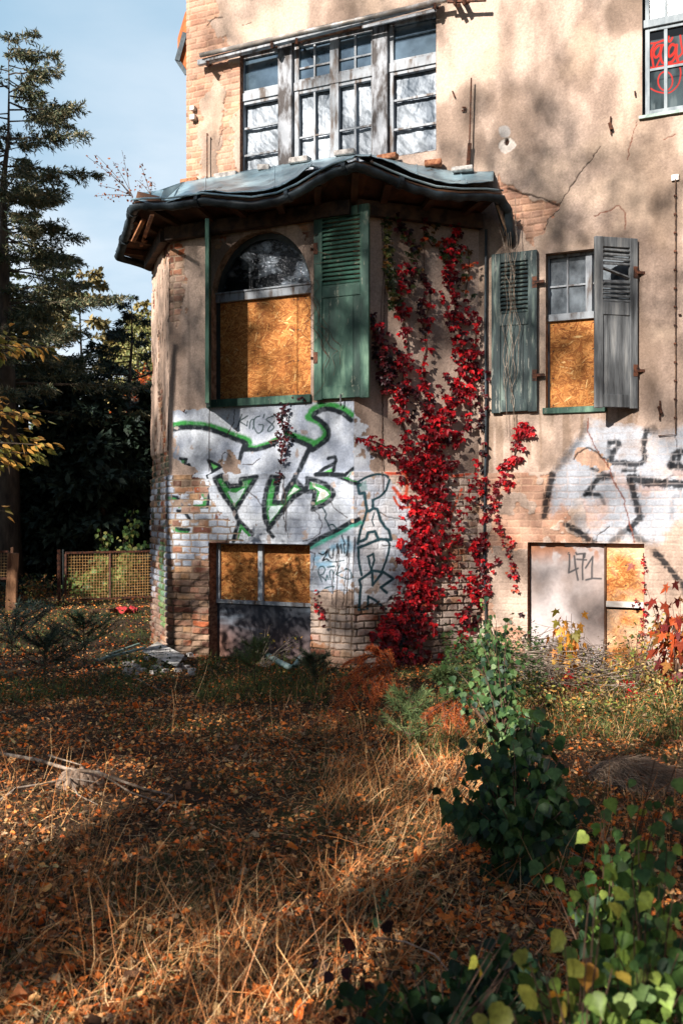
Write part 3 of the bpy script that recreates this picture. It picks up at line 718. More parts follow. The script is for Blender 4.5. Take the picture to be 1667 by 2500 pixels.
M['reveal'] = mat_two('plaster_reveal', sr(120,92,72), sr(182,150,124), 14, rough=0.9, bump=0.8)
M['brickreveal'] = mat_two('brick_reveal', sr(112,70,52), sr(170,120,90), 16, (1,1,2.2), 0.9, bump=1.0)

TL = math.tan(R(22.5)); TB = math.tan(R(23.5))
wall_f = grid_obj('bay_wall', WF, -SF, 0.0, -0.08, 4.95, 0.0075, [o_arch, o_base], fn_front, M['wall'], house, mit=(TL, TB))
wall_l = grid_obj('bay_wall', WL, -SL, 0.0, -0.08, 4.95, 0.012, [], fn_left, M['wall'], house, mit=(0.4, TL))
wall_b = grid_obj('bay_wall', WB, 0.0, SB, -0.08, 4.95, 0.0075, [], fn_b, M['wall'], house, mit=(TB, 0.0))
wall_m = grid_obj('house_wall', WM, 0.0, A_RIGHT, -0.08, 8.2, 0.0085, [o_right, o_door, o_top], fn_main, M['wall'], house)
wall_u = grid_obj('house_wall', WM, A_LEFT, 0.0, 4.9, 8.2, 0.009, [o_big], fn_main, M['wall'], house)
# rest of the building, beyond the frame
mb = MB()
WM.box(mb, A_RIGHT, 9.0, -0.1, 8.2, -0.4, 0.0); WM.box(mb, A_LEFT, 9.0, 8.2, 9.4, -0.4, 0.0)
WM.box(mb, A_LEFT, A_LEFT+0.35, -0.1, 8.2, -7.0, -0.02); WM.box(mb, 8.65, 9.0, -0.1, 9.4, -7.0, -0.4); WM.box(mb, A_LEFT, 9.0, -0.1, 9.4, -7.3, -7.0)
WM.box(mb, A_LEFT+0.35, 0.05, -0.1, 4.9, -0.3, -0.06)
mb.build('house_wall', mat_two('plain_render', sr(150,122,100), sr(196,164,136), 3, rough=0.9), house)
mb = MB(); 
r0 = [WM.pt(A_LEFT-0.5, 9.4, 0.5), WM.pt(9.5, 9.4, 0.5), WM.pt(9.5, 9.4, -7.8), WM.pt(A_LEFT-0.5, 9.4, -7.8), WM.pt(A_LEFT+2, 12.2, -3.5), WM.pt(7, 12.2, -3.5)]
mb.add(r0, [(0,1,5,4), (1,2,5), (2,3,4,5), (3,0,4), (3,2,1,0)])
mb.build('house_roof', mat_two('red_roof_tile', sr(92,48,36), sr(132,74,52), 12, rough=0.85, bump=0.8), house)
# bay side that turns back to the house
mb = MB(); W3.box(mb, -1.7, 0, -0.1, 4.95, -0.3, 0.0)
mb.build('bay_wall', M['brickreveal'], house)
# dark-coloured sheets behind every opening stand in for unlit rooms
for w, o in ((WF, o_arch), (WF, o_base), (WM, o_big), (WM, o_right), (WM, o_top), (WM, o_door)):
    mb = MB(); w.box(mb, o[0]-0.05, o[1]+0.05, o[2]-0.05, o[3]+0.05, -0.45, -0.40); mb.build('dark_room_backing', M['black'], house)

# ---- arched window
M['foilglass'] = mat_two('dark_crinkled_foil', sr(16,20,26), sr(150,160,170), 3.2, (1,1,1.6), 0.22, 0.50, 0.72, 1.0, metal=0.5, spec=0.6, bscale=16)
w1 = reveal(house, WF, o_arch, 0.16, M['reveal'], 'arched_window')
a0, a1, z0, z1, zs = o_arch; am = (a0+a1)/2; ra = (a1-a0)/2; rz = z1-zs
mb = MB(); n = 28
for i in range(n):
    t0 = math.pi*i/n; t1 = math.pi*(i+1)/n
    p = [(am-ra*s_*math.cos(t), zs+rz*s_*math.sin(t)) for t in (t0, t1) for s_ in (1.0, 0.905)]
    q = [p[0], p[2], p[3], p[1]]
    mb.hexa([WF.pt(a, z, -0.155) for a, z in q]+[WF.pt(a, z, -0.10) for a, z in q])
mb.build('arch_frame', M['darkframe'], w1)
mb = MB(); pr = [(am-ra*0.93*math.cos(math.pi*k/n), zs+rz*0.93*math.sin(math.pi*k/n)) for k in range(n+1)]
mb.add([WF.pt(a, z, -0.135) for a, z in pr], [tuple(range(n+1))[::-1]]); mb.build('arch_pane', M['foilglass'], w1)
ztr0, ztr1 = WF.az(650, 728, -0.1)[1], WF.az(650, 708, -0.1)[1]
mb = MB(); WF.box(mb, a0, a1, ztr0, ztr1, -0.15, -0.07); WF.box(mb, a0, a1, ztr1, ztr1+0.02, -0.15, -0.055)
mb.build('transom', M['flaked'], w1, bevel=0.004)
for xa, xb in ((a0, a0+0.035), (a1-0.02, a1)):
    mb = MB(); WF.box(mb, xa, xb, z0, ztr0, -0.155, -0.09); mb.build('window_jamb', M['darkframe'], w1)
ajt = WF.az(725, 850, -0.11)[0]
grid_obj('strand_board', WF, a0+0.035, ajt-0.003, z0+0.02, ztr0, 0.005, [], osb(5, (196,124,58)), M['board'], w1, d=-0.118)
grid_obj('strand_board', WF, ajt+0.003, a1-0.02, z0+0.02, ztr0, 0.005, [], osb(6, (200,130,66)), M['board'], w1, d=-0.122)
mb = MB(); WF.box(mb, a0-0.05, a1+0.01, z0-0.075, z0+0.012, -0.13, 0.05); mb.build('window_sill', M['green'], w1, bevel=0.006)

# ---- basement window of the bay
w2 = reveal(house, WF, o_base, 0.2, M['brickreveal'], 'basement_window')
a0, a1, z0, z1 = o_base
zr = WF.az(640, 1470, -0.15)[1]; ap = WF.az(639, 1400, -0.15)[0]
mb = MB(); WF.box(mb, a0, a0+0.045, zr, z1, -0.2, -0.13); WF.box(mb, a1-0.02, a1, zr, z1, -0.2, -0.13); WF.box(mb, a0, a1, zr-0.03, zr+0.012, -0.2, -0.12)
WF.box(mb, a0+0.045, a1-0.02, z1-0.02, z1, -0.2, -0.14)
mb.build('window_frame', M['flaked'], w2, bevel=0.004)
mb = MB(); WF.box(mb, ap-0.03, ap+0.03, zr+0.012, z1-0.02, -0.19, -0.115); mb.build('window_post', mat_two('spattered_grey_post', sr(92,104,112), sr(176,184,190), 7, rough=0.6, p0=0.3, p1=0.5), w2, bevel=0.005)
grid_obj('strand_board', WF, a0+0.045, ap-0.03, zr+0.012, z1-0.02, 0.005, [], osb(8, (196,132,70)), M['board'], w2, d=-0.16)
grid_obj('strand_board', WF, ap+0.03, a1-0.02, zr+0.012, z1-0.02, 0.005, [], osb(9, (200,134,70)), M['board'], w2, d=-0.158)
def fn_panel(A, Z, PX, PY):
    c = lerp(np.ones(A.shape+(3,))*sr(40,48,58), np.ones(A.shape+(3,))*sr(76,78,86), fbm(A, Z, 4, 5, 120))
    pr_ = np.exp(-((fbm(A*0.5, Z*2.5, 2.2, 4, 121)-0.5)/0.05)**2)*sstep(0.1, 0.5, Z); c = lerp(c, sr(128,142,156), pr_*0.6)
    c = lerp(c, sr(150,98,66), sstep(0.45, 0.1, Z)*sstep(-1.4, -2.2, A-0.0)*0.7+0.18*sstep(0.5, 0.1, Z))
    return c*(0.8+0.35*fbm(A, Z, 40, 2, 122))[..., None], (fbm(A, Z, 3, 3, 123)-0.5)*0.01
grid_obj('lower_panel', WF, a0, a1, -0.05, zr-0.03, 0.012, [], fn_panel, M['door'], w2, d=-0.15)

# ---- shutters
def shutter(w, a0, a1, z0, z1, d, mat, hinge_side=1, slat0=0.36, rails=None, tilt=0.0, miss=(), sw=0.10, label=None, th=0.04):
    """louvred upper part, boarded lower part"""
    zs_ = z1-(z1-z0)*slat0; mid = 0.13
    mb = MB()
    w.box(mb, a0, a0+sw, z0, z1, d, d+th); w.box(mb, a1-sw, a1, z0, z1, d, d+th)
    w.box(mb, a0+sw, a1-sw, z1-0.10, z1, d+0.004, d+th-0.004)
    w.box(mb, a0+sw, a1-sw, zs_-mid, zs_, d+0.004, d+th-0.004)
    w.box(mb, a0+sw, a1-sw, z0+0.01, z0+0.14, d+0.004, d+th-0.004)
    s = mb.build('shutter', mat, house, bevel=0.004)
    if label: s['label'] = label
    mb = MB(); x = a0+sw; bw = (a1-a0-2*sw)
    bd = [0, 0.18, 0.82, 1.0]
    for k in range(3): w.box(mb, x+bw*bd[k]+0.002, x+bw*bd[k+1]-0.002, z0+0.14, zs_-mid, d+0.012, d+th-0.016+0.003*(k == 1))
    mb.build('shutter_panel', mat, s)
    nsl = int(round((z1-0.10-zs_)/0.048)); mb = MB()
    for k in range(nsl):
        zc = zs_+(k+0.5)*(z1-0.10-zs_)/nsl; j = rng.normal(0, 0.0025)
        if k in miss:
            if k == miss[len(miss)//2]:
                mb.hexa([w.pt(a, z, dd) for (a, z, dd) in ((a0+sw, zc+0.03, d+0.004), (a1-sw, zc-0.06, d+0.004), (a1-sw, zc-0.05, d+th-0.008), (a0+sw, zc+0.04, d+th-0.008), (a0+sw, zc+0.055, d), (a1-sw, zc-0.035, d), (a1-sw, zc-0.03, d+0.02), (a0+sw, zc+0.06, d+0.02))])
            continue
        mb.hexa([w.pt(a, z, dd) for (a, z, dd) in ((a0+sw, zc-0.020+j, d+th-0.004), (a1-sw, zc-0.020-j, d+th-0.004), (a1-sw, zc-0.012-j, d+th), (a0+sw, zc-0.012+j, d+th), (a0+sw, zc+0.014+j, d+0.0), (a1-sw, zc+0.014-j, d+0.0), (a1-sw, zc+0.022-j, d+0.006), (a0+sw, zc+0.022+j, d+0.006))])
    mb.build('louvre_slats', mat, s)
    ha = a1 if hinge_side > 0 else a0
    for zz in (z0+0.28*(z1-z0)*0.8, z1-0.2*(z1-z0)):
        mb = MB(); w.box(mb, ha-0.05*(hinge_side > 0)-0.0*(hinge_side < 0), ha+0.05*(hinge_side < 0)+0.0, zz-0.06, zz+0.06, d+th, d+th+0.005)
        w.box(mb, ha-0.02, ha+0.055*hinge_side+0.02, zz-0.014, zz+0.014, d+th*0.2, d+th+0.01)
        mb.build('hinge', M['rust'], s)
    return s
s0, s1 = WF.az(767, 740, 0.06)[0], WF.az(901, 740, 0.06)[0]
zt, zb = WF.az(835, 506, 0.06)[1], WF.az(835, 974, 0.06)[1]
sh1 = shutter(WF, s0, s1, zb, zt, 0.035, M['green'], -1, 0.40, label='green louvred shutter folded flat against the bay')
mb = MB(); mb.tube([WF.pt((s0+s1)/2, zb+0.05, 0.085), WF.pt((s0+s1)/2, zb-0.04, 0.08), WF.pt((s0+s1)/2-0.01, zb-0.07, 0.05)], 0.008); mb.build('shutter_hook', M['greywood'], sh1)
ha = WF.pt(WF.az(511, 800, 0.0)[0], 0, 0.0)
WS = Wall(ha[0], ha[1], 84.5)
shutter(WS, 0.0, 0.58, zb-0.02, zt-0.05, -0.02, M['green'], -1, 0.40, label='green louvred shutter seen edge on, standing open at the arched window', th=0.042)
s0, s1 = WM.az(1200, 800, 0.05)[0], WM.az(1311, 800, 0.05)[0]
zt, zb = WM.az(1256, 616, 0.05)[1], WM.az(1256, 1007, 0.05)[1]
shutter(WM, s0, s1, zb, zt, 0.03, M['greengrey'], 1, 0.38, label='dark weathered green grey shutter flat on the wall behind hanging roots')
hp_ = WM.pt(WM.az(1552, 800, 0.0)[0], 0, 0.02)
WS2 = Wall(hp_[0], hp_[1], 25.0-38.0)
zt, zb = EYE+(1250-578)/FPX*hp_[1]*0.99, EYE+(1250-996)/FPX*hp_[1]*0.99
shutter(WS2, -0.47, 0.0, zb, zt, 0.0, M['greywood'], 1, 0.38, miss=(5, 6, 7), sw=0.085, label='bleached grey shutter half open with broken louvres')

# ---- right window
w4 = reveal(house, WM, o_right, 0.14, M['reveal'], 'casement_window')
a0, a1, z0, z1 = o_right; X = lambda px: WM.az(px, 700, -0.09)[0]; Zr = lambda py, px=1380: WM.az(px, py, -0.09)[1]
M['hazeglass'] = mat_two('dusty_window_glass', sr(46,54,62), sr(134,144,152), 5, (1,1,0.7), 0.18, 0.38, 0.66, 0.2, spec=0.6)
M['darkglass'] = mat_two('dark_window_glass', sr(60,76,88), sr(128,152,168), 2.5, (1,1,1), 0.07, 0.3, 0.7, 0.05, spec=0.8, metal=0.7)
mb = MB(); zt0 = Zr(783); zt1 = Zr(766)
WM.box(mb, a0, a1, zt0, zt1, -0.14, -0.06); WM.box(mb, a0, X(1341), zt1, z1, -0.14, -0.08); WM.box(mb, X(1429), X(1445), zt1, z1-0.03, -0.14, -0.075)
WM.box(mb, X(1341), a1, z1-0.03, z1, -0.14, -0.08); WM.box(mb, a1-0.04, a1, zt1, z1-0.03, -0.14, -0.08)
mb.build('window_frame', M['flaked'], w4, bevel=0.003)
mb = MB(); WM.box(mb, X(1384)-0.009, X(1384)+0.009, zt1, z1-0.03, -0.12, -0.10); WM.box(mb, X(1341), X(1384)-0.009, Zr(697)-0.009, Zr(697)+0.009, -0.12, -0.10); WM.box(mb, X(1384)+0.009, X(1429), Zr(697)-0.009, Zr(697)+0.009, -0.12, -0.10)
WM.box(mb, X(1445), a1-0.04, Zr(697)-0.009, Zr(697)+0.009, -0.12, -0.10)
mb.build('glazing_bar', M['flaked'], w4)
mb = MB(); WM.box(mb, X(1341), X(1429), zt1, z1-0.03, -0.125, -0.12); mb.build('window_pane', M['hazeglass'], w4)
mb = MB(); WM.box(mb, X(1445), a1-0.04, zt1, z1-0.03, -0.125, -0.12); mb.build('window_pane', M['hazeglass'], w4)
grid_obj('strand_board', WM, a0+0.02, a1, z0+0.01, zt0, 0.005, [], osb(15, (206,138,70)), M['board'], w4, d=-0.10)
mb = MB(); WM.box(mb, a0, a0+0.02, z0+0.01, zt0, -0.14, -0.09); mb.build('window_frame', M['flaked'], w4)
mb = MB(); WM.box(mb, a0-0.03, X(1485), z0-0.055, z0+0.01, -0.13, 0.04); mb.build('window_sill', M['green'], w4, bevel=0.005)

# ---- door and board in the basement opening
w5 = reveal(house, WM, o_door, 0.1, M['brickreveal'], 'basement_doorway')
a0, a1, z0, z1 = o_door; X = lambda px: WM.az(px, 1450, -0.06)[0]; Zr = lambda py, px=1520: WM.az(px, py, -0.06)[1]
def fn_door(A, Z, PX, PY):
    c = lerp(np.ones(A.shape+(3,))*sr(146,132,126), np.ones(A.shape+(3,))*sr(178,168,166), sstep(0.3, 0.65, fbm(A, Z, 2.4, 5, 130)))
    c = lerp(c, sr(150,96,60), sstep(0.5, 0.62, fbm(A, Z, 7, 4, 131))*sstep(1390, 1335, PY)*0.9)
    c = lerp(c, sr(120,90,80), sstep(0.55, 0.7, fbm(A, Z, 4, 5, 132))*0.3)
    S = lambda z, w: paint_stroke(c, PX, PY, Z4(z), w, sr(62,60,62), soft=0.5, curve=False)
    S([(150,170),(150,300),(140,400),(255,345)], 4.5); S([(210,190),(225,330),(255,490)], 4.5)
    S([(230,150),(240,170),(345,160),(335,210)], 4.5); S([(240,232),(360,240)], 4); S([(325,170),(310,330),(315,485)], 4.5)
    S([(350,340),(440,200),(430,330),(430,460)], 4.5); S([(355,490),(440,470),(545,475)], 4.5); S([(150,145),(135,150),(130,170),(150,180)], 2)
    return c*(0.9+0.2*fbm(A, Z, 40, 2, 133))[..., None], (fbm(A, Z, 2, 3, 134)-0.5)*0.008
dr = grid_obj('door_panel', WM, a0+0.01, X(1475), -0.05, z1-0.01, 0.008, [], fn_door, M['door'], w5, d=-0.055)
for q in ((X(1475), X(1480), -0.03), (a0, a0+0.01, -0.045)):
    mb = MB(); WM.box(mb, q[0], q[1], -0.05, z1, -0.1, q[2]); mb.build('door_jamb', M['darkwood'], w5)
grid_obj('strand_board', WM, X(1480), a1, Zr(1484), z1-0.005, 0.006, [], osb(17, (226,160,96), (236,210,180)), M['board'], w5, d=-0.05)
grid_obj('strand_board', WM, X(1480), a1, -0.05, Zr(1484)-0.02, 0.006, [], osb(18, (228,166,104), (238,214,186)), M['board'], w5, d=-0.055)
mb = MB(); WM.box(mb, X(1480), a1, Zr(1482), Zr(1468), -0.05, -0.02); mb.build('cross_rail', mat_two('pale_plank', sr(180,170,160), sr(220,214,208), 8, (0.3,0.3,1), 0.7), w5)

# ---- top right window
w6 = reveal(house, WM, o_top, 0.12, M['darkframe'], 'sash_window')
a0, a1, z0, z1 = o_top; zq = WM.az(1570, 45)[1]; zq1 = WM.az(1570, 64)[1]; X = lambda px: WM.az(px, 150, -0.06)[0]
wf = mat_two('white_window_paint', sr(112,122,128), sr(150,158,162), 9, (1,1,0.4), 0.8, 0.35, 0.6, 0.3)
def zz(py, px): return WM.az(px, py, -0.06)[1]
xm = X(1624); zb0 = z0+0.035; lo = zz(275, 1575); zt_ = zz(70, 1575)
mb = MB(); WM.box(mb, a0, a1, zq1-0.005, zq-0.005, -0.12, -0.03)
WM.box(mb, a0+0.02, a0+0.065, zb0, zq1-0.005, -0.1, -0.055); WM.box(mb, a0+0.065, a1, zb0, zb0+0.04, -0.1, -0.055); WM.box(mb, a0+0.065, a1, zt_-0.04, zq1-0.005, -0.1, -0.055)
WM.box(mb, a0+0.02, a0+0.06, zq-0.005, z1, -0.1, -0.055); WM.box(mb, a1-0.05, a1, zb0+0.04, zt_-0.04, -0.1, -0.055)
mb.build('window_frame', wf, w6, bevel=0.003)
zm = zz(168, 1600)
mb = MB(); WM.box(mb, xm-0.016, xm+0.016, zb0+0.04, zt_-0.04, -0.09, -0.06); WM.box(mb, a0+0.065, xm-0.016, zm-0.012, zm+0.012, -0.09, -0.062); WM.box(mb, xm+0.016, a1-0.05, zm-0.012, zm+0.012, -0.09, -0.062)
WM.box(mb, xm-0.012, xm+0.012, zq, z1, -0.09, -0.06)
mb.build('glazing_bar', wf, w6)
def fn_glass(A, Z, PX, PY):
    Q = lambda L_: [(1500+x/7.84, y/7.84) for x, y in L_]
    c = lerp(np.ones(A.shape+(3,))*sr(34,42,46), np.ones(A.shape+(3,))*sr(70,82,86), sstep(0.35, 0.7, fbm(A, Z*0.3, 7, 5, 140)))
    c = lerp(c, sr(20,24,28), in_poly(PX, PY, Q([(600,560),(930,500),(930,740),(600,800)])) | in_poly(PX, PY, Q([(1000,480),(1400,400),(1400,640),(1000,720)])))
    c = lerp(c, sr(104,114,116), sstep(0.62, 0.75, fbm(A, Z*0.2, 20, 3, 141))*0.5)
    c = lerp(c, sr(36,44,50), in_poly(PX, PY, Q([(600,1560),(1300,1420),(1300,1450),(600,1590)]))*0.8)
    S = lambda z, w, o=0.95: paint_stroke(c, PX, PY, Q(z), w*0.85, sr(176,44,36), soft=0.6, op=o)
    S([(650,830),(780,820),(930,770)], 5); S([(770,830),(690,990),(650,1150)], 6); S([(640,950),(700,1050),(740,1280)], 5); S([(930,860),(820,880),(740,1000),(780,1100),(860,1020),(900,870)], 6); S([(890,880),(870,1050),(900,1180),(940,1210)], 6)
    S([(650,1280),(740,1300),(930,1260)], 5); S([(800,1260),(850,1150)], 4)
    S([(1030,700),(1020,780),(1060,790),(1100,720)], 5); S([(1170,880),(1090,850),(1020,960),(1040,1080),(1140,1000),(1180,860)], 7); S([(1180,870),(1170,1040),(1100,1170),(1020,1200)], 6)
    S([(1250,680),(1270,850),(1290,1000),(1230,1080)], 5); S([(1180,1060),(1220,1200),(1300,1180)], 7); S([(1020,1230),(1300,1200)], 5)
    th_ = np.linspace(0, 2*math.pi, 14); S([(965+140*math.cos(t), 1550+180*math.sin(t)) for t in th_], 3.6); S([(1240,1270),(1260,1400),(1220,1600),(1100,1740),(980,1780),(800,1750),(680,1690)], 3.6)
    return c, np.zeros_like(A)
m_pg = mat_attr('painted_dusty_glass', 0.8, 0.0, 60, 0.05, 20, 0.06)
grid_obj('window_pane', WM, a0+0.065, a1-0.05, zb0+0.04, zt_-0.04, 0.006, [], fn_glass, m_pg, w6, d=-0.078)
mb = MB(); WM.box(mb, a0+0.06, a1, zq, z1, -0.085, -0.08); mb.build('window_pane', M['hazeglass'], w6)
mb = MB(); WM.box(mb, a0-0.03, a1+0.03, z0-0.03, z0+0.0, -0.1, 0.045); mb.build('window_sill', mat_two('pale_green_sill', sr(110,134,124), sr(168,186,176), 6, rough=0.5), w6)

# ---- big upper window
w3 = reveal(house, WM, o_big, 0.14, M['brickreveal'], 'gallery_window')
a0, a1, z0, z1 = o_big; X = lambda px: WM.az(px, 250, -0.08)[0]
def zo(x, y): return WM.az(*Z0([(x, y)])[0], -0.08)[1]
x_ = {k: X(400+v/2.24) for k, v in dict(c1a=442, c1b=636, p1a=640, p1b=715, s2a=742, m2=825, s2b=912, pm=935, s3a=960, m3=1047, s3b=1136, p2a=1152, p2b=1235, c3a=1258, c3b=1490).items()}
zT0, zT1 = zo(1250, 398), zo(1250, 350)      # transom
mb = MB(); WM.box(mb, a0, a1, zT0, zT1, -0.13, -0.045)
WM.box(mb, a0, x_['c1a'], z0, zT0, -0.13, -0.06); WM.box(mb, a0, x_['c1a'], zT1, z1, -0.13, -0.06)
for za, zb_ in ((z0, zT0), (zT1, z1)):
    WM.box(mb, x_['p1b'], x_['s2a'], za, zb_, -0.12, -0.06); WM.box(mb, x_['s2b'], x_['s3a'], za, zb_, -0.12, -0.055); WM.box(mb, x_['s3b'], x_['p2a'], za, zb_, -0.12, -0.06); WM.box(mb, x_['p2b'], x_['c3a'], za, zb_, -0.12, -0.06)
for xa, xb in (('c1a', 'p1a'), ('s2a', 's2b'), ('s3a', 's3b'), ('c3a', 'c3b')):
    WM.box(mb, x_[xa], x_[xb], zT1+0.0, zT1+0.035, -0.12, -0.065); WM.box(mb, x_[xa], x_[xb], zT0-0.04, zT0, -0.12, -0.065)
    WM.box(mb, x_[xa], x_[xb], z0, z0+0.04, -0.12, -0.06); WM.box(mb, x_[xa], x_[xb], z1-0.05, z1, -0.12, -0.06)
mb.build('window_frame', M['flaked'], w3, bevel=0.003)
for pa, pb in (('p1a', 'p1b'), ('p2a', 'p2b')):
    mb = MB(); WM.box(mb, x_[pa], x_[pb], z0, z1, -0.13, 0.0); mb.build('window_post', M['flaked2'], w3, bevel=0.006)
gb = MB(); d0, d1 = -0.105, -0.072
for xa, xb, xm_ in (('s2a', 's2b', 'm2'), ('s3a', 's3b', 'm3')):
    zu = zo(1047, 312); zl = zo(1047, 700)
    for za, zb_, zmid in ((zT1+0.035, z1-0.05, zu), (z0+0.04, zT0-0.04, zl)):
        WM.box(gb, x_[xm_]-0.012, x_[xm_]+0.012, za, zb_, d0, d1)
        WM.box(gb, x_[xa], x_[xm_]-0.012, zmid-0.01, zmid+0.01, d0, d1-0.003); WM.box(gb, x_[xm_]+0.012, x_[xb], zmid-0.01, zmid+0.01, d0, d1-0.003)
for xa, xb in (('c1a', 'p1a'), ('c3a', 'c3b')):
    for yy in (532, 692): WM.box(gb, x_[xa], x_[xb], zo(1370, yy)-0.012, zo(1370, yy)+0.012, d0, d1)
gb.build('glazing_bar', M['flaked'], w3)
# crumpled silver film behind the lower lights, dark glass above
m_, n_, b_, o_ = _mat('silver_film')
z_ = _noise(n_, 2.2, 4, (1.6, 1.6, 0.7)); cr_ = n_.nodes.new('ShaderNodeValToRGB'); cr_.color_ramp.elements[0].position = 0.36; cr_.color_ramp.elements[1].position = 0.62
cr_.color_ramp.elements[0].color = (*sr(56,68,80), 1); cr_.color_ramp.elements[1].color = (*sr(160,168,176), 1)
n_.links.new(z_.outputs['Fac'], cr_.inputs[0]); n_.links.new(cr_.outputs[0], b_.inputs['Base Color']); b_.inputs['Metallic'].default_value = 0.25; b_.inputs['Roughness'].default_value = 0.55
M['film'] = m_
def fn_film(A, Z, PX, PY):
    k = fbm(A*1.0+Z*0.9, Z*0.35-A*0.2, 16, 3, 150); k2 = fbm(A, Z, 35, 3, 151); k3 = np.abs(fbm(A+Z*0.4, Z*0.5-A, 7, 4, 152)-0.5)
    return np.ones(A.shape+(3,)), (k-0.5)*0.016+(k2-0.5)*0.003+k3*0.03
for i, (xa, xb) in enumerate((('c1a', 'p1a'), ('s2a', 's2b'), ('s3a', 's3b'), ('c3a', 'c3b'))):
    grid_obj('silver_film', WM, x_[xa], x_[xb], z0+0.04, zT0-0.04, 0.008, [], lambda A, Z, PX, PY, i=i: fn_film(A+i*3.7, Z, PX, PY), M['film'], w3, d=-0.135)
    mb = MB(); WM.box(mb, x_[xa], x_[xb], zT1+0.035, z1-0.05, -0.10, -0.095); mb.build('window_pane', M['darkglass'], w3)
# awning rails above it
def P0(x, y, d): 
    q = Z0([(x, y)])[0]; return WM.P(q[0], q[1], d)
mb = MB(); mb.tube([P0(200, 302, 0.16), P0(1560, -5, 0.16)], 0.028, 10); ar = mb.build('awning_rail', M['metalgrey'], house, smooth=True)
mb = MB(); q0, q1 = P0(190, 345, 0.10), P0(1510, 8, 0.10); mb.bar(q0, q1, 0.05, 0.06); mb.bar(P0(230, 332, 0.14), P0(1450, 30, 0.14), 0.03, 0.025)
mb.bar(P0(1085, 150, 0.13), P0(1490, 55, 0.13), 0.025, 0.03); mb.build('awning_beam', M['flaked'], ar)
for xx, yy in ((240, 345), (725, 222), (1480, 30), (590, 245), (1590, 5), (1640, 5)):
    mb = MB(); mb.bar(P0(xx, yy-8, 0.0), P0(xx, yy+2, 0.2), 0.03, 0.06); mb.tube([P0(xx-10, yy+8, 0.02), P0(xx+8, yy+18, 0.1), P0(xx+30, yy+8, 0.14)], 0.01, 5); mb.build('rail_bracket', M['rust'], ar)
mb = MB(); mb.bar(P0(1550, 8, 0.17), P0(1760, -2, 0.17), 0.03, 0.03); mb.bar(P0(1600, 2, 0.02), P0(1610, 30, 0.2), 0.03, 0.03); mb.build('rail_end', M['rust'], ar)

# ---- iron rods, hooks, cable and gutter pipe on the walls
def rod(w, pts, d, r, name='iron_rod', mat=None, dd=None):
    mb = MB(); mb.tube([w.P(x, y, d if dd is None else dd[i]) for i, (x, y) in enumerate(pts)], r, 6); return mb.build(name, mat or M['rust'], house)
rod(WM, [(1150,190),(1147,300),(1144,408)], 0.09, 0.009); rod(WM, [(1146,350),(1142,408)], 0.085, 0.022)
rod(WM, [(509,330),(506,325),(506,440)], 0.07, 0.008); 
rod(WM, [(1648,436),(1648,800),(1648,1060),(1606,1064)], 0.03, 0.007, 'earthing_wire', M['stem'])
mb = MB(); WM.box(mb, WM.az(1639,440)[0], WM.az(1657,440)[0], WM.az(1648,442)[1], WM.az(1648,428)[1], 0.012, 0.035); mb.build('wire_clamp', M['metalgrey'], house)
for yy in range(480, 1050, 45):
    mb = MB(); a_, z_2 = WM.az(1648, yy); WM.box(mb, a_-0.013, a_+0.013, z_2-0.008, z_2+0.008, 0.008, 0.045); mb.build('wire_clip', M['rust'], house)
for pts in ([(1490,284),(1489,300),(1491,328)], [(1610,978),(1611,1000),(1609,1026)], [(1104,222),(1110,238)], [(1128,262),(1136,262),(1135,270),(1127,270)], [(1549,222),(1550,234)], [(1655,768),(1662,768)]):
    rod(WM, pts, 0.03, 0.009, 'wall_hook')
for pts in ([(1487,300),(1492,316)], [(1607,992),(1613,1010)]): rod(WM, pts, 0.045, 0.02, 'wall_hook')
rod(WF, [(452,1000),(449,1006),(447,1003)], 0.04, 0.007, 'wall_hook')
mb = MB(); WM.box(mb, WM.az(470,265)[0], WM.az(480,265)[0], WM.az(475,272)[1], WM.az(475,262)[1], 0.01, 0.06); mb.build('insulator', M['metalgrey'], house); mb = MB()
WM.box(mb, WM.az(470,285)[0], WM.az(482,285)[0], WM.az(475,296)[1], WM.az(475,284)[1], 0.01, 0.07); mb.build('insulator', M['metalgrey'], house)
rod(WM, [(1186,560),(1184,800),(1186,1000),(1182,1300),(1186,1560)], 0.05, 0.016, 'drain_pipe', M['gutter'])
# eave of the roof on the far side
mb = MB(); e0 = WM.pt(A_LEFT-0.02, 7.35, -0.6)
Yd = 12.9; e = [at(434, 150, Yd), at(456, 175, Yd-0.05), at(456, 78, Yd-0.05), at(449, 92, Yd)]
mb.add([at(434,146,Yd), at(458,180,Yd), at(458,74,Yd), at(452,84,Yd), at(434,146,Yd+0.9)+[0,0,0.3], at(458,180,Yd+0.9)+[0,0,0.3], at(458,74,Yd+0.9)+[0,0,0.3], at(452,84,Yd+0.9)+[0,0,0.3]],
       [(0,1,2,3), (7,6,5,4), (0,4,5,1), (3,2,6,7), (0,3,7,4), (1,5,6,2)])
ev = mb.build('side_eave', mat_two('orange_timber', sr(150,78,30), sr(190,108,48), 8, rough=0.7), house)
mb = MB(); mb.bar(at(433,148,Yd-0.03), at(452,80,Yd-0.03), 0.06, 0.03, up=(0,1,0)); mb.bar(at(433,146,Yd-0.02), at(456,181,Yd-0.02), 0.05, 0.025, up=(0,1,0)); mb.build('roof_edge', M['gutter'], ev)

# ---------------------------------------------------------------- roof of the bay
def ew(w, pts, d=0.5): return [w.P(x, y, d) for x, y in pts]
fr = [(328,490),(360,487),(420,486),(470,479),(500,474),(560,480),(620,484),(680,474),(730,452),(775,424),(820,402),(868,388)]
rt = [(900,398),(950,420),(1000,440),(1060,458),(1120,464),(1180,464),(1222,468)]
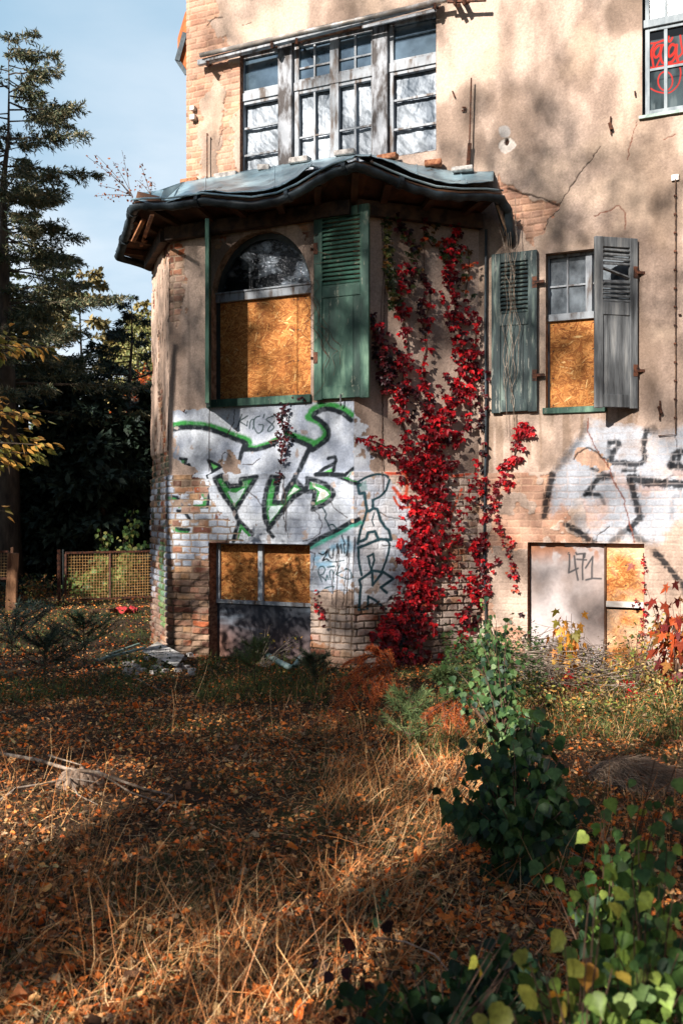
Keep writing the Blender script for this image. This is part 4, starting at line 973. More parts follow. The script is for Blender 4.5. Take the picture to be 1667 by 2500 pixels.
# left: from the corner back
lt_n = 7; E_f = ew(WF, fr); c0 = E_f[0]; zl = lambda t: c0[2]*(1-t)+4.93*t
L2e = WL.pt(-SL-0.17, 4.95, 0.41); E_l = [np.array([c0[0]*(1-t)+L2e[0]*t, c0[1]*(1-t)+L2e[1]*t, zl(t)-0.03*math.sin(math.pi*t)]) for t in np.linspace(0, 1, lt_n)][1:]
E_3 = [L2e+np.array([0.438*t, 0.899*t, 0.0]) for t in (0.5, 1.1, 1.8)]
E_r = ew(WB, rt)
ret = [WM.P(1238, 500, 0.22), WM.P(1247, 560, 0.1), WM.P(1246, 585, 0.03)]
gpath = E_3[::-1]+E_l[::-1]+E_f+E_r+ret
gp2 = []
for i in range(len(gpath)-1):
    for k in range(4): gp2.append(gpath[i]*(1-k/4)+gpath[i+1]*k/4)
gp2.append(gpath[-1]); gr_ = np.random.default_rng(8); ng = len(gp2)
rad_ = [0.054*(1-0.35*(i > ng-9)*(i-ng+9)/9)*(1+gr_.normal(0, .05)) for i in range(ng)]
mb = MB(); mb.tube([p+np.array([0, 0, -0.058])+gr_.normal(0, .004, 3) for p in gp2], rad_, 14)
for vi in range(len(mb.v)):           # flattened on top, dented below
    v = np.array(mb.v[vi]); q = gp2[min(vi//14, ng-1)]+np.array([0, 0, -0.058]); dz = v[2]-q[2]
    v[2] = q[2]+(dz*0.35 if dz > 0 else dz*(1.0+0.25*float(vno(np.array([vi//14*0.31]), np.array([0.5]), 5)[0]))); mb.v[vi] = tuple(v+gr_.normal(0, .0022, 3))
gmb = mb
M_sheet = M['zinc']
# roof sheet as a wavy grid from the eave to the wall
ef = [(385,501),(415,491),(455,479),(490,467),(525,466),(560,470),(620,467),(660,462),(690,452),(725,432),(748,410),(760,405),(790,411),(830,397),(868,380)]
er = [(880,382),(905,382),(930,388),(960,398),(1000,419),(1055,438),(1090,446),(1128,449),(1165,446),(1204,442)]
tf = [(400,462),(420,455),(455,441),(490,436),(525,431),(560,425),(620,413),(660,407),(690,402),(725,397),(748,394),(760,392),(790,388),(830,381),(868,377)]
tr_ = [(880,376),(905,378),(930,382),(960,390),(1000,401),(1050,407),(1080,413),(1106,418),(1155,419),(1204,419)]
EV = ew(WF, ef, 0.54)+ew(WB, er, 0.53); TP = [WM.P(x, y, 0.0) for x, y in tf]+[WM.P(x, y, 0.02) for x, y in tr_]
def dens(P, k=6):
    P = np.array(P); out = []
    for i in range(len(P)-1):
        for j in range(k): out.append(P[i]*(1-j/k)+P[i+1]*j/k)
    out.append(P[-1]); return np.array(out)
EVd, TPd = dens(EV), dens(TP); nt_ = 14
T = np.linspace(0, 1, nt_)[:, None, None]; G = EVd[None]*(1-T)+TPd[None]*T
ii, jj = np.meshgrid(np.arange(len(EVd)), np.arange(nt_))
G[..., 2] += (fbm(ii*0.11, jj*0.22, 3, 3, 161)-0.5)*0.035*np.sin(np.pi*np.clip(jj/(nt_-1)+.12, 0, 1))+(fbm(ii*0.05, jj*0.12, 3, 3, 160)-0.5)*0.10*np.sin(np.pi*jj/(nt_-1))-0.03*np.sin(np.pi*jj/(nt_-1))+0.006*(ii % 24 == 0)
idx = np.arange(G.shape[0]*G.shape[1]).reshape(G.shape[:2])
Fc = np.stack([idx[:-1,:-1], idx[:-1,1:], idx[1:,1:], idx[1:,:-1]], -1).reshape(-1, 4)
rf = arr_mesh('bay_roof', G.reshape(-1,3), Fc, None, M_sheet, house, smooth=True)
md = rf.modifiers.new('thick', 'SOLIDIFY'); md.thickness = 0.006; md.offset = 0
gt = gmb.build('gutter', M['gutter'], rf, smooth=True)
mb = MB(); mb.tube([p+np.array([0,0,0.0])+0.045*np.array([WF.n[0], WF.n[1], 0]) for p in E_f], 0.011, 6); mb.tube([p+0.045*np.array([WB.n[0], WB.n[1], 0]) for p in E_r], 0.011, 6)
mb.build('gutter_lip', M['zinc'], gt)
for p, q in [(gpath[i], gpath[i+1]) for i in (5, 8, 12, 16, 19, 22)]:
    mb = MB(); m1 = p*0.5+q*0.5; dr_ = (q-p)/np.linalg.norm(q-p); mb.tube([m1-dr_*0.02+[0,0,-0.062], m1+dr_*0.02+[0,0,-0.062]], 0.068, 12); mb.build('gutter_clasp', M['gutter'], gt)
mb = MB()      # standing seams of the sheet
for k in (20, 44, 66, 96, 116, 134):
    mb = MB(); mb.tube([G[j, k]+np.array([0, 0, 0.004]) for j in range(nt_)], 0.010, 5); mb.build('roof_seam', M_sheet, rf)
# left and far slopes, hip
mb = MB(); apex = WM.P(455, 441, 0.0); ap2 = apex+np.array([WM.n[0]*-1.2, WM.n[1]*-1.2, 0.0])
el = [E_f[0]+np.array([0,0,0.02])]+[p+np.array([0,0,0.02]) for p in E_l]+[p+np.array([0,0,0.02]) for p in E_3]
mb.add(el+[apex, ap2], [(len(el), i+1, i) for i in range(6)]+[(len(el)+1, i+1, i) for i in range(6, len(el)-1)]+[(len(el), len(el)+1, 6)])
mb.add([E_f[0]+[0,0,0.02], WF.P(345, 470, 0.35), WF.P(400, 463, 0.2), apex, EV[0]+[0,0,-0.01]], [(0,4,3,2), (0,2,1)])
mb.build('roof_slope', M_sheet, rf)
mb = MB()      # rotten board under the lifted edge
mb.bar(WF.P(335, 478, 0.46), WF.P(392, 492, 0.47), 0.02, 0.10); 
mb.build('eave_board', M['darkwood'], rf)
# soffit
wt_ = 4.86
inner = [WL.pt(-SL, wt_, 0)+np.array([0.438*t, 0.899*t, 0]) for t in (1.6, 1.0, 0.4)]+[WL.pt(-SL*(1-t), wt_, 0.0) for t in np.linspace(0, 1, lt_n)][:-1]+[WF.pt(-SF*(1-t), wt_, 0.0) for t in np.linspace(0, 1, len(fr))]+[WB.pt(SB*t, wt_, 0.0) for t in np.linspace(0.06, 1.0, len(rt))]
outer = E_3[::-1]+E_l[::-1]+E_f+E_r
outer = [p+np.array([0,0,-0.03]) for p in outer]
k = min(len(inner), len(outer))
mb = MB(); mb.add(inner[:k]+outer[:k], [(i, i+1, k+i+1, k+i) for i in range(k-1)]); 
so = mb.build('soffit', M['darkwood'], rf); so.modifiers.new('thick', 'SOLIDIFY').thickness = 0.02
mb = MB()
for w, s0_, s1_ in ((WL, -SL, 0.0), (WF, -SF, 0.0), (WB, 0.0, SB)): w.box(mb, s0_, s1_, wt_-0.17, wt_-0.02, 0.02, 0.11)
mb.build('wall_plate', mat_two('weathered_plate', sr(40,30,24), sr(84,62,46), 8, (1,1,1), 0.8), rf)
for i in range(2, k-1, 2):
    mb = MB(); p = np.array(inner[i]); q = np.array(outer[i]); mb.bar(p+[0,0,-0.035], q*0.9+p*0.1+[0,0,-0.045], 0.07, 0.06); mb.build('rafter_tail', M['darkwood'], rf)
mb = MB(); mb.bar(WL.P(345, 600, 0.2), WL.P(372, 525, 0.3), 0.04, 0.02); mb.bar(WL.P(350, 590, 0.25), WL.P(368, 585, 0.1), 0.03, 0.02); mb.bar(WL.P(325, 590, 0.42), WL.P(352, 535, 0.32), 0.05, 0.02)
mb.build('loose_lath', mat_two('fresh_lath', sr(112,70,44), sr(160,108,70), 8), rf)
mb = MB(); mb.bar(WM.P(1212, 480, 0.28), WM.P(1240, 570, 0.06), 0.02, 0.14); mb.build('eave_board', M['gutter'], rf)
mb = MB(); mb.bar(WM.P(1213, 500, 0.33), WM.P(1243, 578, 0.1), 0.02, 0.03); mb.build('loose_lath', mat_two('worn_lath', sr(130,104,84), sr(160,134,110), 8), rf)

# ---------------------------------------------------------------- bricks and rubble on the roof
M['brick'] = mat_two('loose_brick', sr(120,70,48), sr(176,120,86), 22, rough=0.9, bump=0.8)
M['stone'] = mat_two('pale_mortar_block', sr(140,134,130), sr(196,190,184), 18, rough=0.9, bump=0.8)
def block(name, px, py, d, w, sizes, rot, mat, label, cat, group=None):
    t = w.P(px, py, d); s_ = np.array(sizes)/2; mb = MB()
    g = rng; V = []
    for sz_ in (-1, 1):
        for sx_, sy_ in ((-1,-1),(1,-1),(1,1),(-1,1)):
            v = np.array([sx_, sy_, sz_])*s_*(1+g.uniform(-0.12, 0.05, 3)); c_, n_2 = math.cos(rot), math.sin(rot)
            V.append(t+np.array([v[0]*c_-v[1]*n_2, v[0]*n_2+v[1]*c_, v[2]]))
    mb.hexa(V); o = mb.build(name, mat, None, bevel=0.008); tag(o, label, cat, group); return o
GRB = 'loose masonry lying on the bay roof'
block('loose_brick', 1057-0, 399, 0.10, WM, (0.20, 0.11, 0.07), -0.3, M['brick'], 'brown brick on the roof edge, below the lower end of the tall rusty rod', 'brick', GRB)
block('loose_brick', 946, 384, 0.12, WM, (0.24, 0.11, 0.06), -0.45, M['brick'], 'long orange brick lying on the roof under the right end of the big window', 'brick', GRB)
block('mortar_block', 843, 374, 0.14, WM, (0.25, 0.12, 0.065), -0.35, M['stone'], 'pale brick at the peak of the bay roof in front of the window', 'brick', GRB)
block('mortar_block', 732, 392, 0.14, WM, (0.26, 0.12, 0.07), -0.42, M['stone'], 'whitish block on the roof sheet left of the roof peak', 'rubble block', GRB)
block('mortar_block', 644, 410, 0.12, WM, (0.15, 0.10, 0.07), -0.1, M['stone'], 'small grey lump of mortar on the roof below the left window pane', 'rubble block', GRB)
block('loose_brick', 465, 442, 0.05, WM, (0.24, 0.11, 0.05), -0.4, M['brick'], 'reddish brown brick at the far left end of the roof', 'brick', GRB)
block('mortar_block', 1130, 414, 0.12, WM, (0.24, 0.14, 0.05), -0.3, M['stone'], 'flat white slab on the roof at the foot of the rusty rod', 'rubble block', GRB)
block('mortar_block', 555, 430, 0.05, WM, (0.32, 0.12, 0.08), -0.4, M['stone'], 'long grey stone sill fragment on the roof by the brick pier', 'rubble block', GRB)
# ---------------------------------------------------------------- ground
def gh(x, y):
    x = np.asarray(x, float); y = np.asarray(y, float)
    h = (fbm(x, y, 0.5, 4, 200)-0.5)*0.16+(fbm(x, y, 3.0, 3, 201)-0.5)*0.05
    near = sstep(0.2, 1.6, np.abs(y-9.9))*sstep(1.0, 3.0, y)
    return h*(0.35+0.65*near)-0.02
def sg(n, half, s): 
    t = np.linspace(-1, 1, n); return np.sinh(t*s)/math.sinh(s)*half
gx = sg(420, 160, 4.4); gy = sg(420, 160, 4.4)+7.0
GX, GY = np.meshgrid(gx, gy); GZ = gh(GX, GY)
n1 = fbm(GX, GY, 1.5, 5, 202); n2 = fbm(GX, GY, 14, 4, 203)
gc = lerp(np.ones(GX.shape+(3,))*sr(36,32,28), np.ones(GX.shape+(3,))*sr(82,62,46), n2); gc = lerp(gc, sr(70,76,44), sstep(0.5, 0.62, n1)*0.5)
idx = np.arange(GX.size).reshape(GX.shape)
gr = arr_mesh('ground', np.stack([GX, GY, GZ], -1).reshape(-1, 3), np.stack([idx[:-1,:-1], idx[:-1,1:], idx[1:,1:], idx[1:,:-1]], -1).reshape(-1, 4), gc.reshape(-1, 3), mat_attr('forest_soil', 0.95, 0.9, 40, 0.3, 25, 0.1), None, smooth=True)
tag(gr, kind='structure')

# ---------------------------------------------------------------- leaf templates and scatter
def tmpl(V, F): return np.array(V, float), np.array(F, int)
T_OV = tmpl([(0,0,0),(.28,.27,.05),(.62,.22,.04),(1,0,-.08),(.62,-.22,.04),(.28,-.27,.05),(.45,0,-.03)], [(0,6,1),(1,6,2),(2,6,3),(3,6,4),(4,6,5),(5,6,0)])
T_OLDHEART = tmpl([(0,0,0),(-.06,.2,.04),(.12,.4,.06),(.42,.40,.05),(.75,.2,.0),(1.02,0,-.10),(.75,-.2,.0),(.42,-.40,.05),(.12,-.4,.06),(-.06,-.2,.04),(.4,0,-.03)], [(0,10,1),(1,10,2),(2,10,3),(3,10,4),(4,10,5),(5,10,6),(6,10,7),(7,10,8),(8,10,9),(9,10,0)])
_o = []
for i in range(22):          # poplar like leaf with a toothed edge
    t = i/22*2*math.pi; rr_ = 0.46*(1-0.30*math.cos(t))*(1+(0.07 if i % 2 else -0.03)); xx_ = 0.44-rr_*math.cos(t)*1.12 if False else 0.42+0.60*math.cos(t)*(1.0 if math.cos(t) > 0 else 0.72); yy_ = 0.50*math.sin(t)*(1-0.66*max(0, math.cos(t)))*(1+(0.07 if i % 2 else -0.04))
    if i == 0: xx_ = 1.16
    if i == 11: xx_ = 0.06
    _o.append((xx_, yy_, 0.10*abs(yy_)*1.6-0.10*max(0, xx_-0.6)))
T_HEART = tmpl(_o+[(0.30,0,-0.02),(0.62,0,-0.03)], [((22 if math.cos((i+.5)/22*2*math.pi) < 0.25 else 23), i, (i+1) % 22) for i in range(22)]+[(22,23,5),(23,22,17)])
_l = []
for i, (ang, r_) in enumerate([(180,.04),(-128,.45),(-95,.26),(-62,.72),(-38,.40),(-20,.62),(0,1.0),(20,.62),(38,.40),(62,.72),(95,.26),(128,.45)]):
    _l.append((r_*math.cos(R(ang))*0.9+0.1, r_*math.sin(R(ang))*0.8, 0.05*(i % 2)-0.08*(r_ > 0.6)))
T_LOBE = tmpl(_l+[(0.22,0,0.02)], [(12, i, (i+1) % 12) for i in range(12)])
T_DIA = tmpl([(0,0,0),(.5,.5,.08),(1,0,-.05),(.5,-.5,.08)], [(0,3,1),(1,3,2)])
T_CURL = tmpl([(0,0,.0),(.3,.3,.22),(.7,.26,.18),(1,0,.10),(.7,-.26,.02),(.3,-.3,.12),(.5,0,-.06)], [(0,6,1),(1,6,2),(2,6,3),(3,6,4),(4,6,5),(5,6,0)])
T_FOLD = tmpl([(0,0,0),(.35,.34,.3),(.8,.18,.12),(1,-.05,.25),(.6,-.3,.34),(.2,-.22,.2),(.5,0,.0)], [(0,6,1),(1,6,2),(2,6,3),(3,6,4),(4,6,5),(5,6,0)])
T_BENT = tmpl([(0,.5,0),(0,-.5,0),(.4,.42,-.03),(.4,-.42,-.03),(.62,.3,-.2),(.62,-.3,-.2),(.78,0,-.5)], [(0,1,3),(0,3,2),(2,3,5),(2,5,4),(4,5,6)])
T_BLADE = tmpl([(0,.5,0),(0,-.5,0),(.35,.42,.0),(.35,-.42,.0),(.7,.3,-.06),(.7,-.3,-.06),(1,0,-.2)], [(0,1,3),(0,3,2),(2,3,5),(2,5,4),(4,5,6)])
# an open spray of needles: a thin shoot with pairs of needles
_v = []; _f = []
for i in range(7):
    t = i/7.0+0.04
    for s_ in (-1, 1):
        b0 = len(_v); ln = 0.30*(1-0.5*t)
        _v += [(t, 0.0, 0), (t+0.055, 0.0, 0), (t+ln*0.8, s_*ln, 0.04)]; _f.append((b0, b0+1, b0+2))
b0 = len(_v); _v += [(0, .015, 0), (0, -.015, 0), (1, 0, 0)]; _f.append((b0, b0+1, b0+2))
T_SPRAY = tmpl(_v, _f)

def unit(v): return v/np.maximum(np.linalg.norm(v, axis=-1, keepdims=True), 1e-9)
def rdir(n): return unit(rng.normal(size=(n, 3)))
def scat(P, X, Nn, S, C, T, W=None):
    V, F = T; X = unit(X); Y = unit(np.cross(Nn, X)); Z = np.cross(X, Y)
    S = np.broadcast_to(np.asarray(S, float), (len(P),)); W = S if W is None else np.broadcast_to(np.asarray(W, float), (len(P),))
    kz = np.random.default_rng(len(P)).uniform(-0.8, 2.6, len(P)); Z = Z*kz[:, None]
    out = P[:, None]+V[None, :, 0:1]*X[:, None]*S[:, None, None]+V[None, :, 1:2]*Y[:, None]*W[:, None, None]+V[None, :, 2:3]*Z[:, None]*S[:, None, None]
    k = len(V); FF = (F[None]+(np.arange(len(P))*k)[:, None, None]).reshape(-1, 3)
    CC = np.repeat(C, k, axis=0)*np.random.default_rng(len(P)+1).uniform(0.86, 1.14, (len(P)*k, 1))
    return out.reshape(-1, 3), FF, CC
def merge(parts):
    o = 0; V = []; F = []; C = []
    for v, f, c in parts: V.append(v); F.append(f+o); C.append(c); o += len(v)
    return np.concatenate(V), np.concatenate(F), np.concatenate(C)
def leafobj(name, parts, mat, parent=None):
    v, f, c = merge(parts); return arr_mesh(name, v, f, c, mat, parent)
def pal(cols, n, jit=0.18):
    cols = np.array([sr(*c) for c in cols]); return cols[rng.integers(0, len(cols), n)]*rng.uniform(1-jit, 1+jit, (n, 1))

def inhouse(x, y):
    """True where the building stands"""
    p = np.stack([x, y], -1)
    a = (p-WM.o)@WM.r; d = (p-WM.o)@WM.n
    r1 = (d < 0.02) & (a > A_LEFT-0.05) & (a < 9)
    poly = [tuple(L2), tuple(Lc), tuple(Cc), tuple(Mc), tuple(WM.pt(A_LEFT, 0, -1)[:2]), tuple(L2+np.array([0.7, 1.4]))]
    return r1 | in_poly(x, y, poly)
def spread(n, y0, y1, m=1.35, pw=1.6):
    """points on the ground in and around the field of view"""
    u = rng.random(n); y = (y0**(2-pw)+(y1**(2-pw)-y0**(2-pw))*u)**(1/(2-pw)); x = rng.uniform(-1, 1, n)*(0.36*m*y+0.6)
    k = ~inhouse(x, y); return x[k], y[k]

# ---- leaf litter
x, y = spread(125000, 1.6, 22); n = len(x)
dn = fbm(x, y, 0.9, 4, 210); k = dn > rng.uniform(0.12, 0.5, n); x, y = x[k], y[k]; n = len(x)
P = np.stack([x, y, gh(x, y)+rng.uniform(0.004, 0.035, n)], -1)
Nn = unit(rng.normal(size=(n, 3))*0.75+np.array([0, 0, 1.0])); X = rdir(n)*np.array([1, 1, 0.25])
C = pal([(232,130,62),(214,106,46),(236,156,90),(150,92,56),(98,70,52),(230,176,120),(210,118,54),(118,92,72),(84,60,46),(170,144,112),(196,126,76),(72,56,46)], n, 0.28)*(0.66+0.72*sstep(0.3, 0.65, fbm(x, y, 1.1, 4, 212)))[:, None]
S = rng.uniform(0.016, 0.044, n)*np.where(rng.random(n) < 0.03, 1.9, 1)*np.where(y > 5, 0.85, 1.0)
parts = []
tq = rng.integers(0, 4, n)
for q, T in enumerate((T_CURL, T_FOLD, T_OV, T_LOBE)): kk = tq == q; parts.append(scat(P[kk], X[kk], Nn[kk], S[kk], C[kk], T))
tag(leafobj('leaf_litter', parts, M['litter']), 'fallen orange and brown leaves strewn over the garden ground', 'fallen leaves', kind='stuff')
x, y = spread(60000, 1.6, 10, 1.2); n = len(x); P = np.stack([x, y, gh(x, y)+rng.uniform(.0, .02, n)], -1)
tag(leafobj('leaf_fragments', [scat(P, rdir(n)*[1,1,.4], unit(rng.normal(size=(n,3))*.9+[0,0,1]), rng.uniform(.008,.022,n), pal([(176,116,70),(120,82,58),(196,150,104),(90,66,50),(150,92,52),(200,130,80)], n), T_DIA)], M['litter']), 'crumbled bits of dead leaves matted into the soil', 'leaf litter', kind='stuff')
x, y = spread(26000, 1.6, 9, 1.2); n = len(x); P = np.stack([x, y, gh(x, y)+rng.uniform(.005, .05, n)], -1); k_ = fbm(x, y, 1.4, 3, 226) > .38; P = P[k_]; n = len(P)
tag(leafobj('matted_grass', [scat(P, rdir(n)*[1,1,.22], unit(rng.normal(size=(n,3))*.4+[0,0,1]), rng.uniform(.06,.2,n), pal([(196,160,112),(170,132,88),(216,184,140),(120,100,70),(110,108,66)], n), T_BENT, rng.uniform(.0018,.0034,n))], M['straw']), 'flattened dry grass blades lying criss cross over the litter', 'dry grass', kind='stuff')
x, y = spread(9000, 1.6, 9, 1.2); n = len(x); P = np.stack([x, y, gh(x, y)+0.003], -1)
tag(leafobj('twig_litter', [scat(P, rdir(n)*np.array([1,1,.12]), unit(rng.normal(size=(n,3))*0.3+[0,0,1]), rng.uniform(.03,.13,n), pal([(120,98,76),(160,132,104),(84,64,50),(96,70,48)], n), T_BLADE, rng.uniform(.003,.007,n))], M['litter']), 'tiny broken twigs and stalks mixed into the fallen leaves', 'twigs', kind='stuff')

# ---- grass
def grass(n, px0, px1, py0, py1, hmin, hmax, w, cols, lean=0.5, keep=None, mode='px', wind=(0.2, 0.1)):
    px = rng.uniform(px0, px1, n); py = rng.uniform(py0, py1, n)
    Yd_ = EYE*FPX/(py-1250); x = (px-833.5)/FPX*Yd_; y = Yd_
    k = ~inhouse(x, y); x, y, px, py = x[k], y[k], px[k], py[k]
    if keep is not None:
        d = fbm(x, y, keep[0], 3, keep[1]); k = d > rng.uniform(keep[2], keep[2]+0.12, len(x)); x, y = x[k], y[k]
    n = len(x)
    X = unit(np.stack([rng.normal(0, lean, n)+wind[0], rng.normal(0, lean, n)+wind[1], np.ones(n)], -1)); L_ = rng.uniform(hmin, hmax, n)*rng.uniform(0.6, 1.0, n)
    Nn = unit(np.cross(X, rdir(n)))
    P_ = np.stack([x, y, gh(x, y)-0.005], -1); C_ = pal(cols, n); W_ = w*rng.uniform(0.6, 1.3, n); h_ = n//2
    return merge([scat(P_[:h_], X[:h_], Nn[:h_], L_[:h_], C_[:h_], T_BLADE, W_[:h_]), scat(P_[h_:], X[h_:], Nn[h_:], L_[h_:], C_[h_:], T_BENT, W_[h_:])])
DRY = [(232,180,120),(216,148,90),(236,196,144),(190,128,80),(212,138,80),(156,116,82)]; GRE = [(84,98,50),(62,80,42),(106,116,62),(50,66,38)]
parts = [grass(15000, -500, 2200, 1500, 2900, .05, .16, .004, DRY+GRE, 0.9, (1.2, 220, 0.42)),
         grass(2000, -60, 900, 2080, 2750, .10, .26, .0032, DRY, 0.45, (2.0, 221, 0.40)), grass(2400, 780, 1180, 1760, 2200, .10, .28, .0035, DRY, 0.5, (2.0, 222, 0.36), wind=(0.3, -0.1)),
         grass(1500, 1100, 1700, 1680, 1800, .08, .3, .004, DRY+GRE, 0.5, None)]
tag(leafobj('dry_grass', parts, M['straw']), 'dry straw coloured grass standing and lying between the fallen leaves', 'dry grass', kind='stuff')
parts = [grass(230, -80, 760, 2150, 2900, .25, .58, .0022, DRY, 0.5, None, wind=(0.22, 0.0)), grass(150, -60, 260, 1900, 2250, .28, .6, .0028, DRY, 0.25, None), grass(160, 520, 1000, 2250, 2600, .35, .75, .003, DRY, 0.7, None),
         grass(240, 800, 1180, 1900, 2250, .25, .5, .003, DRY, 0.7, None, wind=(0.55, 0.1)), grass(120, 1250, 1650, 1950, 2300, .3, .55, .003, DRY, 0.5, None), grass(130, 380, 1100, 1650, 1900, .3, .6, .0035, DRY, 0.5, None)]
tag(leafobj('long_straw', parts, M['straw']), 'long thin bleached grass stalks rising in the foreground', 'grass stalks', kind='stuff')
parts = [grass(7000, 830, 1300, 1640, 1860, .06, .18, .006, GRE+[(132,140,84)], 0.7, (1.5, 223, 0.40)), grass(3500, 480, 800, 1580, 1720, .06, .2, .006, GRE, 0.7, None), grass(7000, -200, 420, 1500, 1720, .06, .22, .006, GRE, 0.7, (1.0, 224, 0.42)),
         grass(2500, 250, 800, 1640, 1800, .05, .16, .006, GRE, 0.8, (1.0, 228, 0.45)), grass(2600, 1130, 1900, 1620, 1800, .06, .22, .006, GRE+[(150,150,90)], 0.7, None)]
tag(leafobj('green_grass', parts, M['straw']), 'tufts of dull green grass in the shade before the bay', 'grass', kind='stuff')

# ---- low leafy weeds
def cover(n, px0, px1, py0, py1, hh, s0, s1, cols, T=T_OV, keep=None):
    px = rng.uniform(px0, px1, n); py = rng.uniform(py0, py1, n); y = EYE*FPX/(py-1250); x = (px-833.5)/FPX*y
    k = ~inhouse(x, y); x, y = x[k], y[k]
    if keep is not None: k = fbm(x, y, keep[0], 3, keep[1]) > keep[2]; x, y = x[k], y[k]
    n = len(x); z = gh(x, y)+hh*rng.random(n)**1.3*(0.3+1.4*fbm(x, y, 2.2, 2, 230)**1.5)
    return scat(np.stack([x, y, z], -1), rdir(n)*[1,1,.5], unit(rng.normal(size=(n,3))*0.6+[0,-.2,1]), rng.uniform(s0, s1, n), pal(cols, n), T)
YG = [(128,136,64),(96,112,56),(156,150,78),(74,92,48),(178,160,92),(190,140,70)]
parts = [cover(6500, 1120, 1950, 1600, 1760, .32, .018, .045, YG+[(190,160,110),(150,120,84),(206,170,110)]), cover(2600, 1080, 1330, 1580, 1720, .5, .025, .06, [(70,96,52),(92,120,64),(52,76,44)], T_LOBE),
         cover(2500, -250, 380, 1470, 1560, .35, .02, .05, [(92,96,48),(120,110,58),(60,72,40),(160,110,56)]), cover(1100, 420, 900, 1600, 1680, .12, .02, .04, [(56,66,40),(80,84,48),(150,100,56)]),
         cover(2500, 1350, 1950, 1680, 1800, .18, .02, .045, [(70,84,44),(98,104,56)]), cover(1200, 60, 420, 1560, 1720, .3, .02, .04, [(44,60,40),(60,74,44)])]
tag(leafobj('ground_cover', parts, M['leaf']), 'low green and yellowing weeds along the foot of the walls', 'weeds', kind='stuff')

# ---------------------------------------------------------------- creepers on the walls
def interp_path(pts, k):
    out = []
    for i in range(len(pts)-1):
        for j in range(k): t = j/k; out.append(tuple(np.array(pts[i])*(1-t)+np.array(pts[i+1])*t))
    out.append(tuple(pts[-1])); return out
def on_wall(px, py, d):
    if px < 864: return WF.P(px, py, d)
    if px < 1172: return WB.P(px, py, d)
    return WM.P(px, py, d)
def wn(px): return np.array([*(WF.n if px < 864 else WB.n if px < 1172 else WM.n), 0.0])
CR = [(172,20,32),(140,16,28),(198,26,36),(104,16,26),(156,20,32),(220,38,42),(120,24,30),(96,22,28)]
CRD = [(70,18,24),(52,18,24),(88,22,26),(38,20,22)]; CRG = [(62,72,38),(84,88,44),(48,60,34),(120,86,44)]
CRO = [(188,84,44),(150,60,36),(168,44,34)]
def creeper(root, paths, spacing=5.0, ls=(0.034, 0.076), stemr=0.006, dfar=0.10):
    parts = []; st = MB()
    for pth in paths:
        pts = pth['p']; cols = pth.get('c', CR); den = pth.get('d', 1.0)
        sm = smooth_path([(a, b) for a, b, w in pts], 4); ws = np.interp(np.linspace(0, 1, len(sm)), np.linspace(0, 1, len(pts)), [w for a, b, w in pts])
        st.tube([on_wall(px, py, 0.02) for px, py in sm], stemr*pth.get('s', 1.0), 5)
        for i in range(len(sm)-1):
            (xa, ya), (xb, yb) = sm[i], sm[i+1]; w = ws[i]; ln = math.hypot(xb-xa, yb-ya)
            nn = rng.poisson(max(0.6, ln*w/ (spacing*spacing*4.9)*den))
            for _ in range(nn):
                t = rng.random(); off = np.clip(rng.normal(0, 0.30), -.62, .62)*w; ux, uy = -(yb-ya)/(ln+1e-6), (xb-xa)/(ln+1e-6)
                px = xa+(xb-xa)*t+ux*off; py = ya+(yb-ya)*t+uy*off+rng.normal(0, 3)
                nrm = wn(px); c0_ = on_wall(px, py, rng.uniform(0.03, dfar)*(1-0.5*abs(off)/(w+1)))
                cc = pal(cols, 1, 0.2)[0]; m = rng.integers(3, 6); size = rng.uniform(*ls)*pth.get('z', 1.0)
                side = np.cross(nrm, [0, 0, 1.0])
                for q in range(m):
                    an = (q-(m-1)/2)*0.75+rng.normal(0, 0.25)
                    X_ = np.array([0, 0, -1.0])*math.cos(an)+side*math.sin(an)+nrm*rng.uniform(0.0, 0.7)
                    N_ = nrm+np.array([0, 0, 0.5])+rng.normal(0, 0.35, 3)
                    parts.append((c0_, X_, N_, size*(1-0.12*abs(q-(m-1)/2)), cc*rng.uniform(0.8, 1.2)))
    P_ = np.array([p[0] for p in parts]); X_ = np.array([p[1] for p in parts]); N_ = np.array([p[2] for p in parts]); S_ = np.array([p[3] for p in parts]); C_ = np.array([p[4] for p in parts])
    st.build('stem', M['stem'], root); arr_mesh('leaves', *[v for v in scat(P_, unit(X_), unit(N_), S_, C_, T_OV, S_*1.05)], M['creeper'], root)
    return len(P_)
vine = thing('virginia_creeper', tuple(on_wall(985, 1625, 0.05).tolist()), 'large crimson creeper climbing the angled right face of the bay', 'climbing plant')
